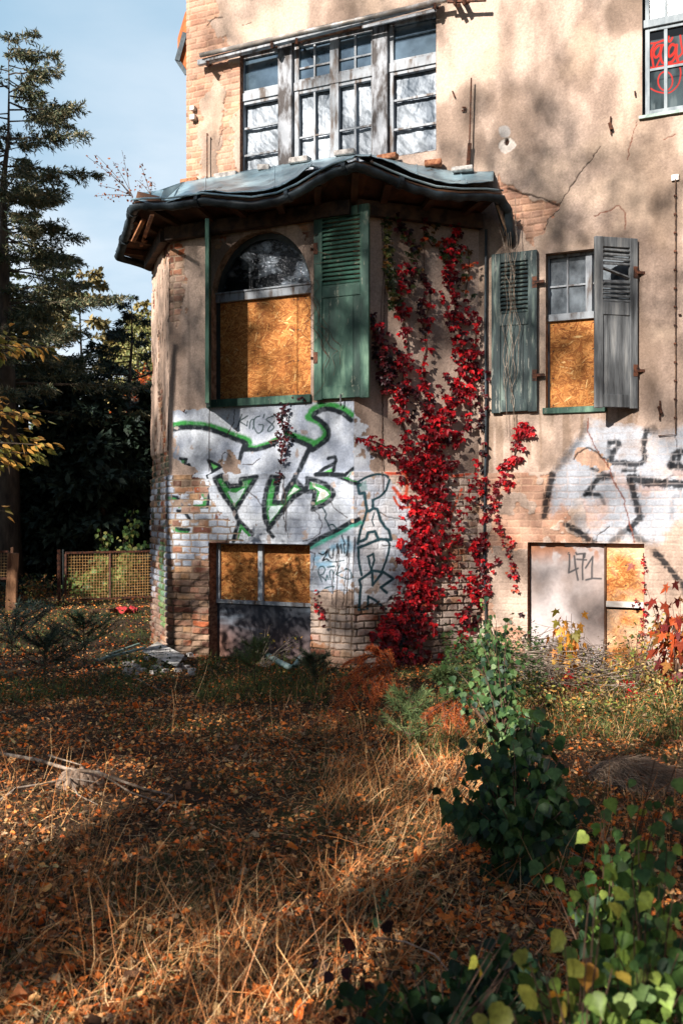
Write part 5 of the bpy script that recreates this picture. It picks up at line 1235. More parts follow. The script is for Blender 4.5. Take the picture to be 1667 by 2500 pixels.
nv = creeper(vine, [
    dict(p=[(950,1620,110),(985,1540,120),(1000,1470,85),(1025,1400,95),(1035,1300,95),(1035,1200,92),(1040,1130,96),(1050,1080,90)], d=1.9, s=3, c=CR),
    dict(p=[(975,1600,60),(1010,1520,60),(1020,1440,50)], d=1.2, c=CRD), dict(p=[(1060,1400,50),(1070,1300,50),(1075,1200,56),(1080,1110,56)], d=0.9),
    dict(p=[(1050,1090,95),(1085,1010,66),(1110,940,66),(1130,880,52),(1120,810,52),(1108,740,48),(1098,680,42),(1100,620,42),(1112,560,30)], d=1.35, s=2, c=CR+CRD[:2]),
    dict(p=[(1112,640,50),(1085,590,40),(1055,600,30),(1035,560,20)], c=CRG+CRO, d=0.8),
    dict(p=[(1135,720,35),(1145,650,30),(1140,600,25)], c=CRG+CRO, d=0.8),
    dict(p=[(1110,570,35),(1112,545,35)], c=CR, d=1.2),
    dict(p=[(1020,1130,45),(990,1060,34),(975,990,38),(985,920,32),(995,860,22),(990,810,30),(975,740,35),(985,680,35),(995,640,22)], s=1.5),
    dict(p=[(975,750,35),(955,690,28),(945,620,22),(940,560,18),(938,520,14)], c=CRG, d=1.5),
    dict(p=[(995,700,30),(1015,650,26),(1000,590,26),(980,550,22),(965,520,16)], c=CRG+CRD, d=1.6),
    dict(p=[(1070,560,22),(1040,545,20),(1015,535,12)], c=CRG+CRD, d=1.0),
    dict(p=[(985,900,40),(950,860,36),(925,820,36),(912,775,26),(900,765,14)], c=CRD+CR[:2], d=1.7),
    dict(p=[(990,950,36),(945,930,40),(935,880,36),(925,850,30)], c=CRD, d=1.7),
    dict(p=[(1060,1060,40),(1045,980,26),(1030,900,24),(1040,850,22),(1035,790,22),(1048,740,20),(1045,690,18)], d=0.9),
    dict(p=[(1040,820,22),(1025,760,22),(1040,700,20),(1030,660,16)], c=CRD, d=1.0),
    dict(p=[(1040,1010,50),(1015,970,45),(985,960,36)], c=CRD, d=1.0),
    dict(p=[(1100,960,30),(1140,960,26),(1158,900,26),(1160,830,26),(1165,760,24)], d=0.9),
    dict(p=[(1010,1140,40),(970,1120,32),(940,1090,26),(905,1075,22),(870,1068,12)], c=CR, z=0.8, d=1.6),
    dict(p=[(1105,1080,36),(1140,1030,26),(1152,960,22)], d=0.8),
    dict(p=[(1030,1500,36),(1060,1450,30),(1110,1420,26),(1140,1390,26)], c=CR+CRO, z=0.7, d=0.8),
    dict(p=[(1080,1400,40),(1105,1330,30),(1125,1270,28),(1145,1200,30),(1160,1140,30)], z=0.8),
    dict(p=[(1120,1580,50),(1135,1520,46),(1150,1450,40),(1165,1380,36),(1160,1310,34)], c=CR+CRD),
    dict(p=[(960,1640,90),(1060,1640,60),(1130,1600,40)], c=CRD+CR, d=0.8)], dfar=0.16)
vine2 = thing('virginia_creeper', tuple(WM.P(1190, 1600, 0.1).tolist()), 'thinner dark red creeper in the corner between bay and main wall, forking right', 'climbing plant')
nv += creeper(vine2, [
    dict(p=[(1185,1480,30),(1180,1400,34),(1178,1320,36),(1190,1250,40),(1215,1190,34),(1245,1140,30),(1262,1090,26),(1275,1050,30),(1288,1030,26)], s=1.5),
    dict(p=[(1205,1210,26),(1222,1280,26),(1238,1340,26),(1250,1400,26),(1262,1450,16)], c=CR+CRO, z=0.75), dict(p=[(1180,1240,30),(1176,1160,30),(1178,1080,26)], c=CRD+CR), dict(p=[(1215,1150,24),(1235,1120,20)], z=0.8),
    dict(p=[(1195,1390,20),(1215,1360,20)], z=0.7), dict(p=[(1265,1500,18),(1280,1490,14)], c=CRD, z=0.7), dict(p=[(1178,900,26),(1176,980,26),(1178,1060,28)], c=CRD, d=0.8), dict(p=[(1272,1050,22),(1300,1060,14)], z=0.7)], dfar=0.1)
vine3 = thing('virginia_creeper', tuple(WF.P(690, 1080, 0.03).tolist()), 'small wine red creeper strand hanging over the graffiti below the arched window', 'climbing plant')
creeper(vine3, [dict(p=[(745,968,12),(715,975,14),(695,990,26),(688,1030,40),(694,1065,42),(690,1100,24),(684,1130,12)], c=CRD+[(84,20,30),(110,26,36)], z=0.6, d=2.2), dict(p=[(683,1148,10),(680,1165,18),(676,1180,10)], c=CRD, z=0.5, d=2.0), dict(p=[(690,1070,8),(655,1078,8)], c=CRD, z=0.5, d=2)])
vine4 = thing('virginia_creeper', tuple(WF.P(775, 1520, 0.03).tolist()), 'tiny red creeper tuft on bricks right of the bay basement window', 'climbing plant')
creeper(vine4, [dict(p=[(770,1440,16),(778,1470,26),(785,1500,20),(792,1530,12)], c=CRD+CR, z=0.55, d=1.8)])
vine5 = thing('virginia_creeper', tuple(WM.P(1570, 1600, 0.03).tolist()), 'red creeper strand running up the right edge of the basement board', 'climbing plant')
creeper(vine5, [dict(p=[(1566,1600,20),(1568,1540,16),(1572,1460,12),(1572,1400,10),(1570,1350,8)], c=CR+CRO, z=0.5, d=1.8), dict(p=[(1545,1465,10),(1560,1468,10)], c=CR, z=0.5, d=1.8)])
print('creeper leaflets', nv)
# bare stems
bs = thing('bare_creeper_stems', tuple(WM.P(1250, 540, 0.1).tolist()), 'pale leafless roots dangling from the roof over the dark shutter', 'climbing plant')
for k in range(7):
    g = rng; x0 = 1248+g.uniform(-12, 12); pts = [(x0, 500+g.uniform(-20, 20))]; xx = x0+g.uniform(-4, 4)
    while pts[-1][1] < g.uniform(900, 1230): pts.append((xx+g.normal(0, 6), pts[-1][1]+g.uniform(25, 50)))
    mb = MB(); mb.tube([WM.P(a, b, 0.16-0.10*min(1, (b-500)/600)+0.01*g.random()) for a, b in smooth_path(pts, 3)], 0.0028, 4); mb.build('root_strand', M['twig'], bs)
bs2 = thing('bare_creeper_stems', tuple(WF.P(765, 900, 0.1).tolist()), 'thin brown tendrils curling between arched window and green shutter', 'climbing plant')
for k in range(9):
    g = rng; pts = [(762+g.uniform(-8, 14), 560+g.uniform(0, 250))]
    for q in range(9): pts.append((np.clip(pts[-1][0]+g.normal(0, 13), 735, 830), pts[-1][1]+g.uniform(5, 32)))
    mb = MB(); mb.tube([WF.P(a, b, 0.09) for a, b in smooth_path(pts, 3)], 0.0022, 4); mb.build('tendril', M['stem'], bs2)
bs3 = thing('bare_creeper_stems', tuple(WB.P(940, 1100, 0.02).tolist()), 'long thin creeper stems crossing the graffiti on the bay', 'climbing plant')
for pts in ([(935,500),(938,640),(930,760),(936,900),(931,1100),(935,1200)], [(828,1330),(822,1420),(818,1520),(812,1600)], [(852,1350),(846,1450),(842,1560)], [(865,1310),(860,1420),(858,1580)], [(690,1180),(698,1230),(697,1300)], [(1035,530),(1034,600),(1036,680)]):
    mb = MB(); mb.tube([on_wall(a, b, 0.018+0.03*(on_wall(a,b,0)[2] < LEDGE)) for a, b in smooth_path(pts, 4)], 0.0028, 4); mb.build('creeper_stem', M['stem'], bs3)

# ---------------------------------------------------------------- generic small plants
def bezier(p, q, sag, n=7):
    p, q = np.array(p, float), np.array(q, float); m = (p+q)/2+np.array([0, 0, sag]); t = np.linspace(0, 1, n)[:, None]
    return (1-t)**2*p+2*t*(1-t)*m+t*t*q
def bush(name, label, cat, base, crown, nst, nlf, s, cols, T, group=None, mat=None, stemr=0.005, droop=0.3, stemmat=None, flat=0.6):
    """base point; crown = list of (centre, radii) ellipsoids"""
    root = thing(name, tuple(map(float, base)), label, cat, group); st = MB(); PP = []; XX = []
    wts = np.array([c[1][0]*c[1][1]*c[1][2] for c in crown])**0.6; wts /= wts.sum()
    for k in range(nst):
        c, r_ = crown[rng.choice(len(crown), p=wts)]; tip = np.array(c)+unit(rng.normal(size=3))*np.array(r_)*rng.uniform(0.5, 1.0)
        b = np.array(base)+np.array([rng.normal(0, .03), rng.normal(0, .03), 0]); pt = bezier(b, tip, rng.uniform(0.02, 0.2)*np.linalg.norm(tip-b), 8)
        st.tube(pt, np.linspace(stemr, stemr*0.35, 8), 5)
        m = max(1, nlf//nst); t = rng.uniform(0.35, 1.0, m)
        q = np.stack([np.interp(t, np.linspace(0, 1, 8), pt[:, j]) for j in range(3)], -1); o = unit(rng.normal(size=(m, 3)))*rng.uniform(0.02, 0.09, (m, 1))*(s[1]/0.06)
        PP.append(q+o); XX.append(unit(o+np.array([0, 0, -(droop if T is not T_HEART else 0.75)])*np.linalg.norm(o, axis=1, keepdims=True)*2))
    PP = np.concatenate(PP); XX = np.concatenate(XX); n = len(PP)
    st.build('stems', stemmat or M['stem'], root)
    leafobj('leaves', [scat(PP, XX, unit(rng.normal(size=(n, 3))*flat+([0, -0.35, 0.8] if T is not T_HEART else [-.15, -0.8, 0.55])), rng.uniform(*s, n), pal(cols, n), T)], mat or M['leaf'], root)
    return root
DG = [(58,92,52),(76,108,60),(34,58,42),(74,104,58),(48,78,54)]
def cr_(px, py, Y, rx, ry, rz): return (at(px, py, Y), (rx, ry, rz))
bush('leafy_shrub', 'knee high dark green shrub with lobed leaves standing in the middle right ground', 'shrub', at(1270, 2160, 4.55)*[1,1,0], [cr_(1230,1800,4.9,.2,.2,.14), cr_(1330,1780,5.0,.18,.2,.12), cr_(1230,1990,4.6,.30,.2,.16), cr_(1310,1900,4.6,.30,.2,.16), cr_(1190,1850,4.7,.17,.16,.14), cr_(1400,1930,4.6,.16,.14,.10), cr_(1120,2000,4.5,.20,.12,.08), cr_(1420,1830,4.8,.12,.12,.08), cr_(1270,2120,4.4,.24,.15,.08), cr_(1340,2020,4.4,.22,.2,.12), cr_(1120,1950,4.7,.14,.12,.1)], 60, 900, (.035, .068), DG, T_HEART)
bush('leafy_shrub', 'narrow green ivy like shrub reaching from the centre towards the brush pile', 'shrub', at(1230, 1800, 6.9)*[1,1,0], [cr_(1215,1640,7.1,.16,.25,.22), cr_(1260,1740,6.8,.25,.25,.14), cr_(1170,1600,7.6,.14,.2,.2), cr_(1320,1760,6.6,.16,.2,.13), cr_(1210,1560,8.2,.12,.2,.25), cr_(1120,1660,7.4,.16,.2,.12), cr_(1330,1680,7.4,.2,.2,.12)], 44, 560, (.03, .062), DG+[(96,128,72),(112,140,84)], T_HEART)
bush('leafy_shrub', 'small green sapling leaning on the corner of the wall below the creeper', 'shrub', at(1190, 1640, 9.6)*[1,1,0], [cr_(1180,1500,9.9,.14,.15,.35), cr_(1165,1560,9.7,.22,.2,.2)], 14, 190, (.03, .055), DG+[(110,140,74)], T_HEART)
DG = [(62,96,50),(84,116,58),(50,80,46),(104,134,66),(72,104,54)]
FG = DG+[(104,136,58),(138,164,72),(156,174,80)]
bush('foreground_shrub', 'blurred green leafy shrub filling the bottom right corner', 'shrub', at(1560, 2500, 2.6)*[1,1,0], [cr_(1560,2200,2.6,.17,.25,.20), cr_(1480,2330,2.5,.16,.2,.18), cr_(1620,2350,2.4,.16,.2,.2), cr_(1450,2440,2.3,.2,.2,.12), cr_(1600,2480,2.2,.16,.2,.14), cr_(1350,2490,2.3,.2,.2,.08), cr_(1540,2420,2.2,.2,.2,.14)], 56, 560, (.024, .056), FG+[(122,146,70)], T_HEART, stemr=0.004)
bush('foreground_shrub', 'blurred dark green low shrub at the bottom edge, centre right', 'shrub', at(1080, 2560, 2.7)*[1,1,0], [cr_(1000,2450,2.7,.2,.2,.08), cr_(1200,2460,2.6,.22,.2,.09), cr_(880,2470,2.7,.14,.2,.08), cr_(1080,2400,3.0,.2,.2,.07), cr_(900,2400,3.0,.09,.1,.06), cr_(1240,2350,2.9,.2,.2,.1)], 54, 640, (.024, .054), [(44,72,46),(56,84,50),(36,60,42),(70,98,56)], T_HEART, stemr=0.004)
bush('foreground_shrub', 'loose green shoot with pale leaves rising at the right edge of the picture', 'shrub', at(1500, 2300, 3.3)*[1,1,0], [cr_(1480,2070,3.3,.12,.15,.14), cr_(1600,2000,3.2,.12,.15,.14), cr_(1500,2180,3.2,.2,.15,.14), cr_(1640,1850,3.2,.05,.1,.15), cr_(1310,2130,3.4,.1,.1,.1), cr_(1560,2230,3.1,.2,.2,.15)], 40, 280, (.028, .058), FG, T_HEART, stemr=0.004)
bush('yellow_leaved_shrub', 'bright yellow autumn leaves on a bare brown stem in the bottom right foreground', 'shrub', at(1420, 2500, 2.2)*[1,1,0], [cr_(1430,2270,2.15,.07,.08,.07), cr_(1380,2350,2.15,.08,.08,.06), cr_(1460,2370,2.1,.06,.08,.06), cr_(1400,2440,2.05,.1,.08,.06), cr_(1300,2460,2.1,.05,.05,.05), cr_(1440,2180,2.3,.05,.06,.05)], 14, 38, (.036, .060), [(212,172,66),(190,166,74),(216,150,52),(150,158,70),(168,172,80)], T_HEART, stemr=0.004)
bush('yellow_leaved_shrub', 'sparse yellow green shoot low at the bottom centre', 'shrub', at(880, 2540, 2.3)*[1,1,0], [cr_(870,2430,2.3,.06,.06,.05), cr_(1290,2300,2.5,.1,.08,.08)], 8, 14, (.035, .055), [(200,170,60),(160,160,64),(226,180,80)], T_HEART, stemr=0.003)
bush('dark_weed', 'dark red leaved weed in the shade at the bottom centre', 'plant', at(880, 2440, 2.9)*[1,1,0], [cr_(850,2290,2.9,.05,.06,.08), cr_(820,2340,2.9,.07,.06,.06)], 5, 12, (.035, .055), [(64,34,38),(50,36,38),(76,40,42)], T_HEART, stemr=0.003)
bush('green_seedling', 'small pale green seedling in the leaves left of the bottom shrubs', 'plant', at(920, 2260, 3.9)*[1,1,0], [cr_(925,2180,3.9,.05,.05,.06)], 4, 16, (.03, .05), [(84,120,90),(60,96,64)], T_LOBE, stemr=0.003)
MAP = [(228,160,60),(214,132,44),(196,150,60),(150,140,60)]
bush('maple_sapling', 'small yellow and orange maple sapling in front of the pale basement door', 'sapling', at(1385, 1625, 9.35)*[1,1,0], [cr_(1383,1500,9.4,.06,.08,.08), cr_(1372,1540,9.4,.12,.1,.08), cr_(1388,1580,9.3,.16,.1,.05)], 12, 74, (.07, .11), MAP, T_LOBE, droop=0.9)
bush('red_leaved_sapling', 'tall sapling with long reddish brown leaves before the wall at the right edge', 'sapling', at(1655, 1690, 8.9)*[1,1,0], [cr_(1600,1420,9.1,.13,.12,.12), cr_(1640,1490,9.0,.14,.15,.2), cr_(1630,1560,9.0,.2,.15,.18), cr_(1690,1540,9.0,.2,.2,.3)], 22, 170, (.08, .15), [(150,62,36),(120,40,32),(186,84,44),(98,34,34),(160,110,56)], T_LOBE, droop=0.7)
bush('yellow_green_weed', 'upright yellow green weed growing against the orange boards', 'plant', at(1555, 1660, 9.2)*[1,1,0], [cr_(1545,1560,9.4,.2,.1,.25), cr_(1600,1520,9.4,.12,.1,.16), cr_(1470,1600,9.3,.12,.1,.16)], 22, 300, (.025, .05), YG+[(200,130,50)], T_OV, stemr=0.003)
bush('thin_weed', 'thin weeds with small yellow leaves in front of the dark basement panel', 'plant', at(640, 1640, 10.3)*[1,1,0], [cr_(640,1560,10.5,.22,.1,.2), cr_(720,1580,10.4,.12,.1,.18)], 16, 90, (.02, .045), [(150,130,56),(90,96,50),(60,74,44),(170,130,60)], T_OV, stemr=0.0035, stemmat=M['twig'])
bush('green_vine_shrub', 'bright green climbing shrub behind the wire mesh panel', 'shrub', at(260, 1470, 18.2)*[1,1,0], [cr_(250,1330,18.2,.16,.2,.35), cr_(270,1390,18.2,.6,.3,.3), cr_(330,1300,18.6,.14,.2,.5), cr_(340,1350,18.4,.3,.3,.35), cr_(230,1420,17.8,.7,.2,.25)], 42, 1500, (.05, .09), [(92,124,60),(120,140,70),(70,100,52),(150,150,80)], T_HEART)
bush('roadside_weed', 'weeds with orange tips between the old fence posts', 'plant', at(105, 1480, 16.9)*[1,1,0], [cr_(110,1430,16.9,.35,.3,.25), cr_(60,1420,16.9,.15,.2,.25), cr_(135,1390,17,.06,.1,.35)], 26, 600, (.03, .06), [(96,100,50),(150,100,50),(66,80,44)], T_OV)
# birch twigs on the roof
bt = thing('birch_seedling', tuple(WF.P(325, 480, 0.35).tolist()), 'bare twigs with a few brown leaves sprouting from the left end of the gutter', 'seedling')
st = MB(); PP = []
b0 = WF.P(322, 478, 0.35)
for (tx, ty) in ((210,380),(236,378),(258,412),(276,394),(298,366),(342,398),(373,443),(240,452),(230,480),(268,486),(335,440)):
    p_ = np.array(b0)+rng.normal(0, .015, 3); q_ = at(tx, ty, b0[1]+rng.normal(0, .12))
    if tx > 330: p_ = WF.P(368, 475, 0.35)
    pt = bezier(p_, q_, 0.04, 8); st.tube(pt, np.linspace(.004, .0018, 8), 4); t = rng.uniform(0.35, 1.0, 15)
    PP.append(np.stack([np.interp(t, np.linspace(0, 1, 8), pt[:, j]) for j in range(3)], -1)+rng.normal(0, .02, (15, 3)))
PP = np.concatenate(PP+[np.array(b0)+rng.normal(0, .05, (30, 3))]); n = len(PP); st.build('stems', M['stem'], bt)
leafobj('leaves', [scat(PP, rdir(n)+[0,0,-.6], rdir(n), rng.uniform(.02, .042, n), pal([(150,84,48),(110,60,40),(176,104,60)], n), T_OV)], M['leaf'], bt)

# needle saplings and dead spruce boughs
def needles(name, label, cat, base, tips, ln, cols, per=60, nl=0.05, w=0.0028, group=None):
    root = thing(name, tuple(map(float, base)), label, cat, group); st = MB(); PP = []; XX = []
    for (p, q, sag) in tips:
        pt = bezier(p, q, sag, 9); st.tube(pt, np.linspace(.005, .002, 9), 5)
        m = per; t = rng.uniform(0.12, 1.0, m); c_ = np.stack([np.interp(t, np.linspace(0, 1, 9), pt[:, j]) for j in range(3)], -1)
        d_ = unit(np.array(q)-np.array(p)); PP.append(c_); XX.append(unit(rng.normal(size=(m, 3))*0.55+d_*0.9))
    PP = np.concatenate(PP); XX = np.concatenate(XX); n = len(PP); st.build('stems', M['stem'], root)
    leafobj('needles', [scat(PP, XX, rdir(n), rng.uniform(0.6, 1.2, n)*nl, pal(cols, n), T_BLADE, w)], M['needle'], root); return root
def pine_sap(px, pyb, pyt, Y, label, spread_=0.28, cols=[(92,112,68),(70,92,56),(110,124,76)], nb=16, per=90):
    b = at(px, pyb, Y); b[2] = 0; t = at(px, pyt, Y); tips = [(b, t, 0.0)]
    for k in range(nb):
        f = rng.uniform(0.4, 0.98); p = b*(1-f)+t*f; a_ = rng.uniform(0, 6.28); l_ = spread_*(1.15-f*0.8); tips.append((p, p+np.array([math.cos(a_)*l_, math.sin(a_)*l_, l_*0.55]), -0.03))
    return needles('pine_sapling', label, 'pine sapling', b, tips, .1, cols, per, 0.07, 0.0038, 'pine saplings in the grass')
pine_sap(1000, 1870, 1690, 6.3, 'light green pine sapling beside the orange dead spruce boughs', 0.24)
pine_sap(622, 1700, 1570, 9.0, 'pale green pine sapling in front of the basement window of the bay', 0.26)
pine_sap(205, 1640, 1510, 10.4, 'bushy pine sapling in the shade left of the white slab', 0.5, [(44,66,44),(56,78,50),(34,52,40)], 26, 120)
pine_sap(110, 1700, 1560, 9.0, 'dark pine sapling standing alone near the left edge', 0.5, [(34,50,42),(44,62,50)], 26, 120)
pine_sap(30, 1650, 1500, 10.2, 'dark blue green pine sapling at the very left edge', 0.7, [(30,48,44),(40,60,52)], 30, 130)
pine_sap(1085, 1720, 1640, 8.0, 'tiny green pine sapling right of the dead spruce', 0.2)
pine_sap(770, 1690, 1600, 8.8, 'small grey green pine sapling below the white bricks', 0.25, [(50,66,50),(70,84,60)])
OR = [(206,104,52),(176,84,42),(226,130,70),(148,70,38)]
def boughs(base, ends, label, g):
    tips = []
    for (px, py, Y, sag) in ends:
        q = at(px, py, Y); tips.append((base, q, sag))
        pt = bezier(base, q, sag, 9)
        for f in np.linspace(0.25, 0.95, 9):
            p = np.array([np.interp(f, np.linspace(0, 1, 9), pt[:, j]) for j in range(3)]); d = unit(q-np.array(base)); s_ = np.cross(d, [0, 0, 1.0])*rng.choice([-1, 1]); l_ = 0.22*(1.1-f*0.6)
            tips.append((p, p+(d*0.6+s_*0.6+np.array([0, 0, -0.5]))*l_, 0.02))
    return needles('dead_spruce_bough', label, 'dead spruce branch', base, tips, .1, OR, 110, 0.036, 0.0036, g)
gb_ = 'dead orange spruce boughs'
boughs(at(960, 1640, 8.6), [(905,1580,8.6,.12), (860,1620,8.4,.22), (820,1690,8.2,.3), (850,1720,8.1,.3), (905,1660,8.3,.2), (860,1660,8.4,.2), (820,1740,8.0,.25), (980,1720,8.2,.15), (890,1720,8.0,.25), (945,1590,8.7,.0), (930,1700,8.1,.2)], 'large rust orange dead spruce bough drooping below the creeper', gb_)
boughs(at(1150, 1700, 7.7), [(1040,1740,7.4,.05), (1060,1790,7.1,.1), (1110,1790,7.1,.08), (1010,1780,7.2,.12)], 'smaller rust orange dead spruce bough lying left of the green shrub', gb_)
boughs(at(800, 1720, 8.0)*[1,1,.5], [(740,1790,7.2,.02), (850,1770,7.4,.04)], 'low orange dead twig lying in the shade left of the big bough', gb_)

# brush pile, fallen branches
bp = thing('brush_pile', tuple(gnd(1360, 1690).tolist()), 'heap of grey dry twigs in front of the basement door', 'brush pile')
mb = MB()
for k in range(620):
    px = np.clip(rng.normal(1350, 105), 1150, 1600); py = rng.uniform(1590, 1700); Y = EYE*FPX/(py-1250)*0.985; Y = min(Y, 10.3-(px-1200)*0.0016)
    c_ = np.array([(px-833.5)/FPX*Y, Y, max(0.02, rng.normal(0.16, 0.12)*(1-abs(px-1350)/330))]); d = unit(rng.normal(size=3)*[1,.7,.28]); l_ = rng.uniform(.12, .55)
    mb.tube(bezier(c_-d*l_/2, c_+d*l_/2+rng.normal(0, .03, 3), rng.normal(0, .04), 5), np.linspace(rng.uniform(.002, .006), .0015, 5), 4, cap=False)
mb.build('twigs', M['twig'], bp)
rc = bush('red_creeper_patch', 'patch of bright red creeper leaves lying on the grass right of the brush pile', 'creeper', gnd(1490, 1700), [cr_(1500,1690,8.6,.30,.15,.03), cr_(1370,1660,9.0,.16,.12,.04), cr_(1640,1720,8.4,.1,.1,.05)], 12, 110, (.035, .065), [(196,20,32),(160,18,30),(214,40,40)], T_OV, mat=M['creeper'], stemr=0.003)
def branch(name, pts, r0, label, cat='branch', group=None, mat=None, sub=()):
    mb = MB(); P_ = [gnd(a, b, h) for a, b, h in pts]; P_ = [np.array(p) for p in P_]; mb.tube(P_, np.linspace(r0, r0*0.4, len(P_)), 7)
    for s_ in sub: mb.tube([gnd(a, b, h) for a, b, h in s_], np.linspace(r0*0.6, r0*0.25, len(s_)), 5)
    return tag(mb.build(name, mat or M['twig'], None, smooth=True), label, cat, group)
gB = 'dead branches lying on the ground'
branch('fallen_branch', [(0,1840,.03),(90,1855,.05),(175,1880,.1),(240,1885,.12),(300,1908,.1),(350,1925,.08),(420,1942,.05)], 0.013, 'long pale forked branch lying across the stump at the left', group=gB, sub=[[(240,1885,.12),(320,1935,.06),(395,1960,.03)], [(120,1845,.1),(200,1868,.12)], [(420,1942,.05),(380,1980,.03)]])
branch('fallen_branch', [(0,1955,.02),(40,1925,.05),(100,1915,.05),(170,1900,.07),(250,1912,.06)], 0.009, 'thin curved branch just below the forked one at the left edge', group=gB, sub=[[(170,1900,.07),(190,1940,.05),(240,1965,.03)]])
branch('fallen_branch', [(300,1640,.03),(420,1700,.02)], 0.006, 'thin stick lying in the shade below the white slab', group=gB)
branch('fallen_branch', [(920,2290,.05),(990,2300,.1),(1060,2330,.12),(1110,2390,.1)], 0.004, 'bleached bent twig arching over the bottom shrubs', group=gB)
branch('fallen_branch', [(1290,2040,.1),(1350,2060,.14),(1430,2100,.1)], 0.004, 'fine dry twig sticking out right of the green shrub', group=gB)
# stump with roots
sp = thing('root_stump', tuple(gnd(197, 1935).tolist()), 'small weathered grey stump among orange leaves at the left', 'stump')
g0 = gnd(197, 1920); mb = MB()
for k in range(16):
    a_ = k/16*6.28; mb.tube([g0+np.array([math.cos(a_)*.14, math.sin(a_)*.10, -.03]), g0+np.array([math.cos(a_)*.10, math.sin(a_)*.075, .035+.03*rng.random()]), g0+np.array([math.cos(a_)*.06, math.sin(a_)*.05, .06+.04*rng.random()]), g0+np.array([0, 0, .06])], [.03, .028, .022, .02], 6)
mb.build('stump_wood', mat_two('bleached_root', sr(84,70,58), sr(150,128,110), 20, (1,1,.3), 0.9, bump=1.0), sp, smooth=True)
# mound of matted grass
gm = thing('straw_mound', tuple(gnd(1540, 1910).tolist()), 'flattened grey mound of matted dead grass at the right', 'grass mound')
n = 2600; a_ = rng.uniform(0, 6.28, n); r_ = np.sqrt(rng.random(n)); g0 = gnd(1540, 1895)
P = g0+np.stack([np.cos(a_)*r_*.27, np.sin(a_)*r_*.3, .10*(1-r_**2)], -1); X = unit(np.stack([np.cos(a_)*.4+.7+rng.normal(0,.4,n), np.sin(a_)*.4-.6+rng.normal(0,.4,n), -.15+rng.normal(0,.2,n)], -1))
leafobj('straw', [scat(P, X, unit(rng.normal(size=(n,3))*.4+[0,0,1]), rng.uniform(.06,.16,n), pal([(150,128,108),(112,94,80),(180,156,130)], n), T_BLADE, .004)], M['straw'], gm)

# ---------------------------------------------------------------- debris by the bay
mb = MB(); c_ = gnd(385, 1597, 0.06)
mb.hexa([gnd(345,1590,.02), gnd(432,1628,.02), gnd(452,1600,.02), gnd(385,1566,.02), gnd(345,1590,.06), gnd(432,1628,.07), gnd(452,1600,.06), gnd(385,1566,.08)])
tag(mb.build('broken_slab', mat_two('whitewashed_slab', sr(120,116,110), sr(206,202,196), 6, rough=0.9, bump=0.9), None, bevel=0.008), 'tilted whitish render slab lying at the left foot of the bay', 'slab')
mb = MB()
for k in range(46):
    p = gnd(rng.uniform(300, 470), rng.uniform(1596, 1650)); s_ = rng.uniform(.01, .045); r_ = rng.uniform(0, 3)
    mb.hexa([p+np.array([math.cos(r_+q)*s_*rng.uniform(.7,1.3), math.sin(r_+q)*s_*rng.uniform(.7,1.3), z]) for z in (-.01, s_*.7) for q in (0, 1.6, 3.1, 4.7)])
tag(mb.build('render_rubble', M['stone'], None), 'pale crumbs of fallen render scattered below the slab', 'rubble', kind='stuff')
mb = MB(); mb.bar(gnd(236,1612,.03), gnd(352,1582,.07), .05, .02); mb.bar(gnd(262,1600,.04), gnd(340,1572,.08), .03, .02)
tag(mb.build('broken_plank', mat_two('pale_green_plank', sr(92,116,108), sr(150,166,156), 9), None), 'thin broken greenish plank beside the white slab', 'plank')
mb = MB(); mb.tube([gnd(655,1600,.03), gnd(680,1616,.05), gnd(705,1628,.05), gnd(722,1625,.08), gnd(734,1606,.12)], .03, 10)
tag(mb.build('plastic_pipe', mat_two('pale_teal_pipe', sr(104,140,140), sr(176,196,190), 7, rough=0.5), None, smooth=True), 'short pale teal pipe bend lying in front of the dark basement panel', 'pipe')
mb = MB(); V = []; nn_ = 9; c_ = gnd(307, 1500, 0.0)
for i in range(nn_):
    for j in range(nn_): V.append(c_+np.array([(i/8-.5)*.34, (j/8-.5)*.4, .05+.07*math.sin(i*1.3)*math.cos(j*1.7)+.04*rng.random()]))
mb.add(V, [(i*nn_+j, (i+1)*nn_+j, (i+1)*nn_+j+1, i*nn_+j+1) for i in range(nn_-1) for j in range(nn_-1)])
tag(mb.build('red_cloth', mat_two('red_fabric', sr(170,40,48), sr(214,70,70), 9, rough=0.8), None, smooth=True), 'crumpled red cloth on the ground beside the wire mesh panel', 'cloth')
mb = MB(); mb.bar(gnd(222,1492,.08), gnd(272,1490,.10), .05, .12, up=(0,1,0)); tag(mb.build('brown_board', M['darkwood'], None), 'short dark brown board at the foot of the wire mesh panel', 'board')

